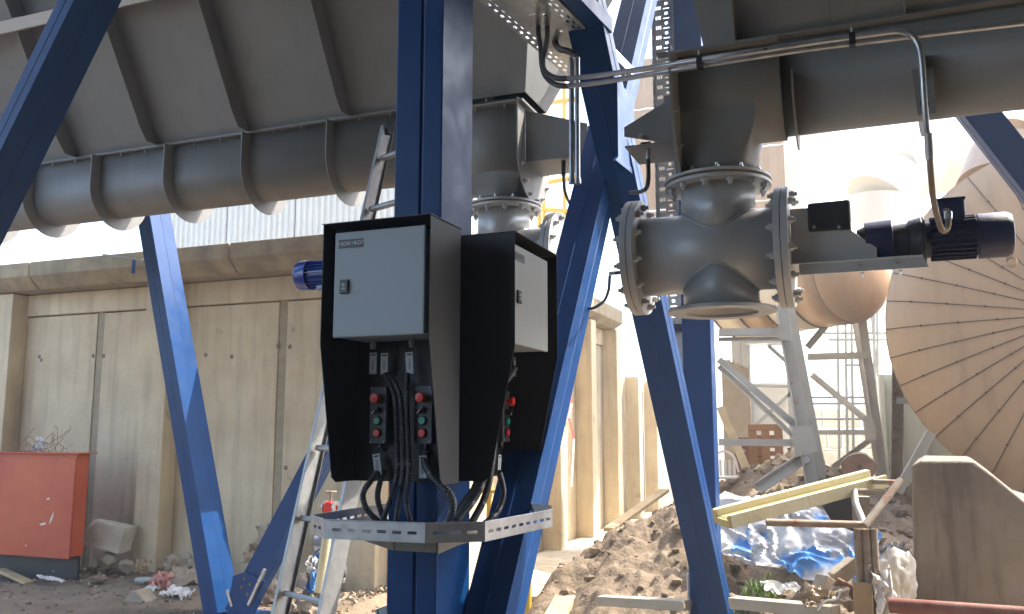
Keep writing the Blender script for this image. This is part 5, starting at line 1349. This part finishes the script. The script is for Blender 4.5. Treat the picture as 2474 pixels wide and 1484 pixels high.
steel(T2, 2030, 745, ty, 1950, 840, ty, 0.08, 'diagonal', 'grey_steel'); steel(T2, 1960, 905, ty, 2105, 1025, ty, 0.08, 'diagonal')
steel(T2, 1970, 1045, ty, 2105, 1045, ty, 0.06, 'crossbar'); steel(T2, 2105, 1060, ty, 2010, 1130, ty, 0.07, 'diagonal')
P_ = [px(2085, 1020, Y=ty-0.12), px(2112, 1018, Y=ty-0.12), px(2118, 1062, Y=ty-0.12), px(2090, 1065, Y=ty-0.12)]
MB().extr(P_, (0, 0.012, 0)).build('gusset', 'white_steel', T2)
T3 = thing('steel_post', 'grey-brown upright post left of the brown tank', 'post', px(2165, 1190, Y=11))
steel(T3, 2172, 640, 11, 2165, 1215, 11, 0.13, 'post_shaft', 'rusty_pipe'); steel(T3, 2180, 640, 11.1, 2180, 900, 11.1, 0.12, 'post_shaft', 'grey_steel')
steel(T3, 2165, 968, 10.9, 2235, 970, 10.9, 0.07, 'crossbar', 'grey_steel')
T4 = thing('diagonal_strut', 'grey steel strut slanting down in front of the brown tank', 'strut', px(2200, 1120, Y=8.5))
steel(T4, 2250, 1045, 8.6, 2168, 1190, 8.6, 0.085, 'strut_bar', 'grey_steel')
# green-white tank
gt = thing('pale_tank', 'pale green-white rectangular tank behind the steel posts', 'tank', px(2190, 1000, Y=14.5))
a, b = px(2120, 905, Y=14.5), px(2290, 1180, Y=14.5)
box('tank_wall', 'tank_green_white', gt, (a.x, 14.5, 0.0), (b.x+2, 16.5, a.z), 0.01)
a2 = px(2148, 640, Y=14.3); b2 = px(2195, 905, Y=14.3)
box('tank_riser', 'corrugated_white', gt, (a2.x, 14.3, b2.z), (b2.x, 14.45, a2.z), 0.01)
for k, u in enumerate((2128, 2166, 2224)):
    p, q = px(u, 905, Y=14.42), px(u, 1180, Y=14.42)
    box('stiffener', 'tank_green_white', gt, (p.x-0.03, 14.40, 0.0), (p.x+0.03, 14.498, p.z))
box('tank_skirting', 'grey_steel', gt, (a.x, 14.44, px(2200, 1135, Y=14.5).z), (b.x+2, 14.498, px(2200, 1128, Y=14.5).z))
# scaffold behind
sc = thing('scaffold', 'thin galvanised scaffold of tubes between the trestle legs', 'scaffold', px(2050, 1000, Y=16))
ys = 16.0
for u in (2022, 2042, 2056, 2110, 2118): MB().tube([px(u, 700+40*(u % 3), Y=ys), px(u+6, 1180, Y=ys)], 0.024, 8).build('upright', 'grey_steel', sc)
for v, u0, u1 in ((805, 1990, 2165), (821, 2000, 2165), (882, 2040, 2120), (960, 1960, 2125), (975, 1955, 2125), (1012, 1960, 2110), (1042, 1960, 2110), (1160, 1960, 2240), (1170, 1960, 2240)):
    MB().tube([px(u0, v, Y=ys), px(u1, v, Y=ys)], 0.022, 8).build('ledger', 'grey_steel', sc)
for u in (2078, 2095): MB().tube([px(u, 640, Y=ys), px(u+22, 900, Y=ys)], 0.022, 8).build('brace', 'grey_steel', sc)
# rough white masonry far back
rw = thing('rubble_wall', 'sun-bleached low stone wall far behind the scaffold', 'wall', px(2020, 1100, Y=19))
rnd = random.Random(5)
for r_ in range(5):
    x = px(1950, 1100, Y=19).x
    while x < px(2130, 1100, Y=19).x:
        w2 = rnd.uniform(0.28, 0.5)
        MB().box((x, 19+rnd.uniform(0, 0.04), 0.0+r_*0.42), (x+w2-0.03, 19.4, 0.39+r_*0.42)).build('stone', 'stone_white', rw, 0.03)
        x += w2
# bare steel gantry and white shed left of the near trestle
sh = thing('white_shed', 'white sheet-clad shed behind the soil heap and pallets', 'shed', px(1830, 1000, Y=17))
a, b = px(1775, 880, Y=17), px(1915, 1090, Y=17)
box('shed_wall', 'corrugated_white', sh, (a.x, 17.0, 0.0), (b.x, 19.0, a.z-0.35), 0.01)
for u in (1778, 1800, 1908):
    p, q = px(u, 820, Y=16.9), px(u-8, 1100, Y=16.9)
    MB().box((p.x-0.08, 16.82, 0), (p.x+0.08, 16.95, p.z)).build('frame_post', 'grey_steel', sh)
steel(sh, 1800, 826, 16.9, 1915, 826, 16.9, 0.14, 'frame_beam', 'white_steel'); steel(sh, 1800, 932, 16.9, 1912, 934, 16.9, 0.06, 'frame_beam', 'grey_steel')
steel(sh, 1855, 835, 16.85, 1905, 880, 16.85, 0.07, 'frame_brace', 'grey_steel'); steel(sh, 1822, 1030, 16.85, 1910, 950, 16.85, 0.06, 'frame_brace', 'grey_steel')
dk = thing('dark_duct', 'grey vertical duct between the cream cone and the shed frame', 'duct', px(1855, 810, Y=16.5))
p = px(1855, 760, Y=16.5); MB().box((p.x-0.42, 16.4, px(1855, 830, Y=16.5).z), (p.x+0.35, 17, px(1855, 700, Y=16.5).z)).build('duct_wall', 'grey_steel', dk)
# wooden boards left
bw = thing('board_fence', 'old timber boards standing behind the blue column', 'fence', px(1765, 1000, Y=13))
for k in range(5):
    p = px(1742+k*11, 880, Y=13)
    MB().box((p.x, 13+0.02*(k % 2), 0.3), (p.x+0.13, 13.05+0.02*(k % 2), px(1742, 870, Y=13).z-0.03*k)).build('board', 'timber_grey', bw, 0.003)
lp_ = thing('leaning_plank', 'pale plank leaning over beside the dark pallet', 'plank', px(1800, 1140, Y=11.5))
MB().sweep(px(1740, 985, Y=11.8), px(1810, 1150, Y=11.2), [(-0.05,-0.02),(0.05,-0.02),(0.05,0.02),(-0.05,0.02)], (1,0,0)).build('plank_board', 'timber', lp_, 0.003)
# pallets
def pallet(c, w_, h_, m, label, lean=0.0, ny=2):
    t = thing('pallet', label, 'pallet', c); U = V((0, lean, 1)).normalized()
    x = V((1, 0.05, 0)).normalized(); n_ = x.cross(U)
    def slab(a0, z0, a1, z1, d0, d1, nm):
        MB().extr([c+x*a0+U*z0+n_*d0, c+x*a1+U*z0+n_*d0, c+x*a1+U*z1+n_*d0, c+x*a0+U*z1+n_*d0], n_*(d1-d0)).build(nm, m, t, 0.004)
    for i in range(3): slab(-w_/2+i*(w_-0.10)/2, 0, -w_/2+i*(w_-0.10)/2+0.10, h_, 0.0, 0.02, 'deck_board')
    zz = [0, 0.17, 0.33, 0.50, 0.67, 0.86]
    for z_ in zz: slab(-w_/2, h_*z_*1.0, w_/2, h_*z_+0.10*h_, -0.10, -0.08, 'slat')
    slab(-w_/2, h_*0.86, w_/2, h_, 0.021, 0.035, 'edge_board'); slab(-w_/2, 0, w_/2, h_*0.13, 0.021, 0.035, 'edge_board')
    return t
c = px(1852, 1140, Y=11.6); pw = px(1896, 1100, Y=11.6).x-px(1812, 1100, Y=11.6).x; ph = px(1850, 1025, Y=11.6).z-px(1850, 1140, Y=11.6).z
pallet(c, pw*0.98, ph, 'pallet_wood', 'orange-brown wooden pallet standing on edge on the soil heap')
c2 = px(1812, 1145, Y=12.1); pallet(c2, pw*0.9, ph*0.8, 'pallet_dark', 'dark reddish pallet half behind the orange-brown one')
# white chair-like shape near column
wc = thing('plastic_chair', 'white plastic chair half hidden behind the blue column', 'chair', px(1757, 1130, Y=11))
cc = px(1757, 1125, Y=11.0)
MB().tube(spline([cc+V((-0.20, 0, -0.05)), cc+V((-0.18, 0, 0.09)), cc+V((-0.05, 0, 0.17)), cc+V((0.08, 0, 0.10)), cc+V((0.13, 0, -0.08))], 0.02), 0.014, 8).build('backrest_rim', 'plastic_white', wc, smooth=True)
for k in range(5): MB().obox(cc+V((-0.14+k*0.055, 0.005, -0.03)), (0.03, 0.012, 0.20)).build('backrest_slat', 'plastic_white', wc, 0.003)
MB().obox(cc+V((-0.03, -0.15, -0.13)), (0.34, 0.34, 0.025)).build('seat', 'plastic_white', wc, 0.01)
# log
lg = thing('log', 'sawn log end facing the viewer on top of the heap', 'log', px(2075, 1125, Y=9))
p = px(2073, 1128, Y=8.6); lr = 0.135
mbq = MB(); n = 28; vs = []
for y_ in (0, 0.7):
    for k in range(n):
        a = 2*PI*k/n; r_ = lr*(1+0.10*noise.noise(V((math.cos(a)*1.5, math.sin(a)*1.5, 4)))) * (0.92 if math.sin(a) > 0.6 else 1)
        vs.append(p+V((r_*math.cos(a)*1.08, y_, r_*math.sin(a)*0.95)))
MB().add(vs, [(k, (k+1) % n, n+(k+1) % n, n+k) for k in range(n)]+[tuple(range(n, 2*n))]).build('bark', 'bark', lg, smooth=True, ang=50)
MB().add([v+V((0, -0.004, 0)) for v in vs[:n]], [tuple(reversed(range(n)))]).build('cut_face', 'log_wood', lg)
MB().cyl(p+V((0.01, -0.008, 0)), p+V((0.01, -0.001, 0)), 0.018, 12).build('heart_hole', 'seam_dark', lg)

# grass behind log
def grass(name, cx, cy, rx, ry, zf, n, hgt, label, seed):
    rnd = random.Random(seed); mb = MB()
    for k in range(n):
        a = rnd.uniform(0, 2*PI); q = math.sqrt(rnd.random()); x = cx+rx*q*math.cos(a); y = cy+ry*q*math.sin(a); z = zf(x, y)-0.02
        h_ = hgt*rnd.uniform(0.4, 1.1); l = V((rnd.uniform(-0.5, 0.5), rnd.uniform(-0.5, 0.5), 0))*h_; wv = V((rnd.uniform(-1, 1), rnd.uniform(-1, 1), 0)).normalized()*hgt*0.04
        b0_ = V((x, y, z))
        mb.add([b0_-wv, b0_+wv, b0_+l*0.4+V((0, 0, h_*0.7))+wv*0.6, b0_+l*0.4+V((0, 0, h_*0.7))-wv*0.6, b0_+l+V((0, 0, h_))], [(0, 1, 2, 3), (3, 2, 4)])
    tag(mb.build(name, 'grass'), label, 'grass', kind='stuff')
pg = px(1825, 1400, Y=7.0)
grass('grass', pg.x, 7.0, 0.16, 0.20, heap_h, 500, 0.12, 'green tuft of grass at the foot of the soil heap by the column', 1)
pg = px(2165, 1165, Z=0.0)
grass('grass', 0.9, 13.6, 1.8, 1.6, lambda x, y: 0.0, 9000, 0.22, 'bright green grass growing behind the log and trestle legs', 2)

# cream channel beam lying on the pipe frame
cbm = thing('channel_beam', 'long cream painted channel beam lying across the pipe frame', 'beam', px(1950, 1210, Y=5.8))
a, b = px(1745, 1252, Y=5.35), px(2118, 1155, Y=5.95)
MB().sweep(a, b, [(-0.10,0.045),(0.10,0.045),(0.10,-0.030),(0.078,-0.030),(0.078,0.0),(-0.055,0.0),(-0.055,-0.045),(-0.10,-0.045)], (1, -0.8, 0)).build('beam', 'cream_beam', cbm, 0.003)
o_ = (b-a).normalized()
MB().sweep(a-o_*0.012, a+o_*0.002, [(-0.097,0.043),(0.097,0.043),(0.097,-0.028),(0.08,-0.028),(0.08,0.0),(-0.057,0.0),(-0.057,-0.043),(-0.097,-0.043)], (1, -0.8, 0)).build('yellow_end', 'dull_yellow', cbm)
MB().sweep(a+o_*0.01, b-o_*0.01, [(-0.054,-0.001),(0.076,-0.001),(0.076,-0.004),(-0.054,-0.004)], (1, -0.8, 0)).build('yellow_web', 'dull_yellow', cbm)
# pipe frame
pf = thing('pipe_frame', 'rusty grey welded pipe frame in front of the soil heap', 'pipe frame', px(2090, 1480, Y=5.6))
def pip(pts, r, m='rusty_pipe', nm='pipe'): MB().tube(spline(pts, 0.03) if len(pts) > 2 else pts, r, 14).build(nm, m, pf, smooth=True)
nd = px(2088, 1270, Y=5.5)
pip([px(2063, 1185, Y=5.75), px(2066, 1215, Y=5.68), px(2078, 1245, Y=5.58), nd], 0.021, 'grey_steel')
pip([nd+V((0.0, -0.02, 0.0)), px(2175, 1160, Y=5.7)], 0.021)
pip([px(1850, 1262, Y=5.35), px(2085, 1268, Y=5.5)], 0.021)
pip([px(2108, 1163, Y=5.8), px(2170, 1166, Y=5.8)], 0.016); pip([px(2066, 1186, Y=5.75), px(2140, 1188, Y=5.8)], 0.016); 
for u, r in ((2072, 0.022), (2091, 0.024), (2110, 0.020)):
    a = px(u, 1278, Y=5.55); pip([a, V((a.x, a.y, -0.05))], r)
a = px(2060, 1200, Y=6.3); MB().box((a.x-0.01, 6.3, 0.0), (a.x+0.10, 6.4, a.z)).build('angle_leg', 'rusty_pipe', pf)
a, b = px(2010, 1205, Y=6.5), px(2060, 1290, Y=6.5); MB().extr([px(1985,1222,Y=6.5), px(2062,1195,Y=6.5), px(2062,1285,Y=6.5), px(2010,1262,Y=6.5)], (0, 0.02, 0)).build('plate', 'gear_black', pf)
# plastic sheet, bricks, sacks
litter(1850, 1285, 7.9, 0.95, 0.70, 51, 'sheet_blue_white', 'blue and clear printed plastic sheeting draped over the heap under the cream beam', 'sheeting', amp=0.030, tilt=(0.85, 0.22, 0.05), nx=46, ny=38, fine=1.2)
litter(1960, 1325, 7.6, 0.95, 0.62, 52, 'sheet_blue_white', 'blue and clear plastic film bunched left of the pipe frame', 'plastic_film', amp=0.036, tilt=(0.9, 0.25, -0.1), nx=44, ny=34, fine=1.2)
litter(1900, 1248, 8.1, 0.34, 0.18, 53, 'sheet_blue_white', 'blue edge of plastic film showing under the cream beam', 'plastic_film', amp=0.03, tilt=(1.0, 0.1, 0))
def sack(u, v, y, s, seed, label, m='sack_white'):
    p = px(u, v, Y=y); o = rock(p, s, seed, 4, 0.42, 1, 2)
    for i, q in enumerate(o.v): q += (q-p).normalized()*0.006*(1-abs(noise.noise(q*14))*3)
    o = o.build('sack', m, None, smooth=True, ang=60, org=p); tag(o, label, 'sack'); return o
sack(2165, 1400, 5.75, (0.11, 0.10, 0.16), 61, 'white woven sack leaning against the foundation block')
sack(2135, 1455, 5.6, (0.07, 0.07, 0.14), 62, 'smaller white sack drooping in front of the leaning sack')
litter(2155, 1345, 5.95, 0.18, 0.16, 63, 'sheet_blue_white', 'clear plastic with blue print on top of the leaning sack', amp=0.04, tilt=(1.2, 0, 0.3))
litter(2130, 1440, 5.5, 0.10, 0.30, 64, 'plastic_white', 'translucent white plastic strip hanging off the smaller sack', 'strip', amp=0.03, tilt=(1.35, 0, 0.3))
def plain_block(name, u, v, y, s, rz, ry, m, label, cat, rx=0.0):
    from mathutils import Euler
    p = px(u, v, Y=y); o = MB().obox(p, s, Euler((rx, ry, rz)).to_matrix()).build(name, m, None, 0.006, org=p); tag(o, label, cat); return o
plain_block('brick', 2040, 1380, 6.0, (0.17, 0.09, 0.09), 0.5, -0.6, 'stone', 'tan brick tilted upright in the rubble before the plastic film', 'brick')
plain_block('brick', 1995, 1420, 5.9, (0.13, 0.10, 0.12), 0.8, 0.5, 'stone', 'grey-tan brick leaning left in the rubble by the plastic film', 'brick')
plain_block('tile_sheet', 2050, 1438, 5.8, (0.22, 0.02, 0.14), 0.3, 0.5, 'log_wood', 'rusty brown sheet lying face up before the pipe frame', 'metal sheet', 0.5)
plain_block('board', 2085, 1465, 5.5, (0.10, 0.03, 0.26), 0.1, 0.0, 'cardboard', 'tan board standing at the foot of the pipe frame', 'board')
a, b = px(1452, 1450, Y=6.9), px(1660, 1462, Y=6.5)
p = a; o = MB().sweep(a, b, [(-0.045,-0.035),(0.045,-0.035),(0.045,0.035),(-0.045,0.035)], (0,1,0)).build('timber_beam', 'timber_grey', None, 0.004, org=a); tag(o, 'long grey timber lying left of the column foot', 'timber')
a, b = px(1770, 1455, Y=6.0), px(2020, 1478, Y=5.6)
o = MB().sweep(a, b, [(-0.045,-0.035),(0.045,-0.035),(0.045,0.035),(-0.045,0.035)], (0,1,0)).build('timber_beam', 'timber_grey', None, 0.004, org=a); tag(o, 'long grey timber lying right of the column foot', 'timber')
a, b = px(1488, 1412, Y=8.0), px(1560, 1345, Y=9.0)
o = MB().sweep(a, b, [(-0.06,-0.05),(0.06,-0.05),(0.06,0.05),(-0.06,0.05)], (1,0,0)).build('timber_beam', 'timber', None, 0.006, org=a); tag(o, 'thick pale timber with ochre end on the left flank of the heap', 'timber')
a, b = px(1340, 1500, Y=7.0), px(1372, 1440, Y=7.6)
o = MB().sweep(a, b, [(-0.09,-0.05),(0.09,-0.05),(0.09,0.05),(-0.09,0.05)], (1,0,0)).build('timber_beam', 'timber', None, 0.006, org=a); tag(o, 'short sunlit timber at the lowest left corner of the heap', 'timber')
a, b = px(1470, 1280, Y=9.2), px(1605, 1185, Y=11.2)
o = MB().sweep(a, b, [(-0.06,-0.02),(0.06,-0.02),(0.06,0.02),(-0.06,0.02)], (1,0,0)).build('edge_board', 'timber', None, 0.004, org=a); tag(o, 'thin board along the upper left edge of the heap beside the side wall', 'board')
litter(2000, 1450, 5.7, 0.3, 0.16, 71, 'plastic_brown', 'tangle of brown rags and string at the bottom right of centre', 'rags', amp=0.04, tilt=(0.7, 0, 0.3))
litter(1890, 1425, 6.2, 0.22, 0.12, 72, 'plastic_white', 'scatter of white crushed plastic below the grass tuft', 'scrap', amp=0.03, tilt=(0.3, 0, 0.3))
rp = thing('red_pipe', 'dull red steel pipe lying in front of the foundation block', 'pipe', px(2300, 1470, Y=5.3))
MB().tube([px(2150, 1462, Y=5.3), px(2560, 1492, Y=5.1)], 0.040, 24).build('pipe_shell', 'red_pipe_paint', rp, smooth=True)
# thing strap below: white strap
o = MB().tube(spline([px(1975, 1475, Y=5.5), px(1995, 1452, Y=5.5), px(2020, 1448, Y=5.5), px(2032, 1425, Y=5.5)], 0.01), 0.006, 6).build('string', 'white_mark', None, smooth=True, org=px(1975, 1475, Y=5.5)); tag(o, 'white string looping over the rubble near the bottom right', 'string')

# thin dusty air over the yard
hzm = bpy.data.materials.new('haze'); hzm.use_nodes = True; hn = hzm.node_tree; hn.nodes.clear()
ho = hn.nodes.new('ShaderNodeOutputMaterial'); hp = hn.nodes.new('ShaderNodeVolumePrincipled')
hp.inputs['Color'].default_value = (0.93, 0.94, 0.95, 1); hp.inputs['Density'].default_value = 0.0065; hp.inputs['Anisotropy'].default_value = 0.5
hn.links.new(hp.outputs[0], ho.inputs['Volume'])
hzo = MB().box((-450, -80, -2.0), (450, 650, 14.0)).build('haze', hzm); hzo['kind'] = 'stuff'
for o in bpy.data.objects:
    if '_o' in o: del o['_o']
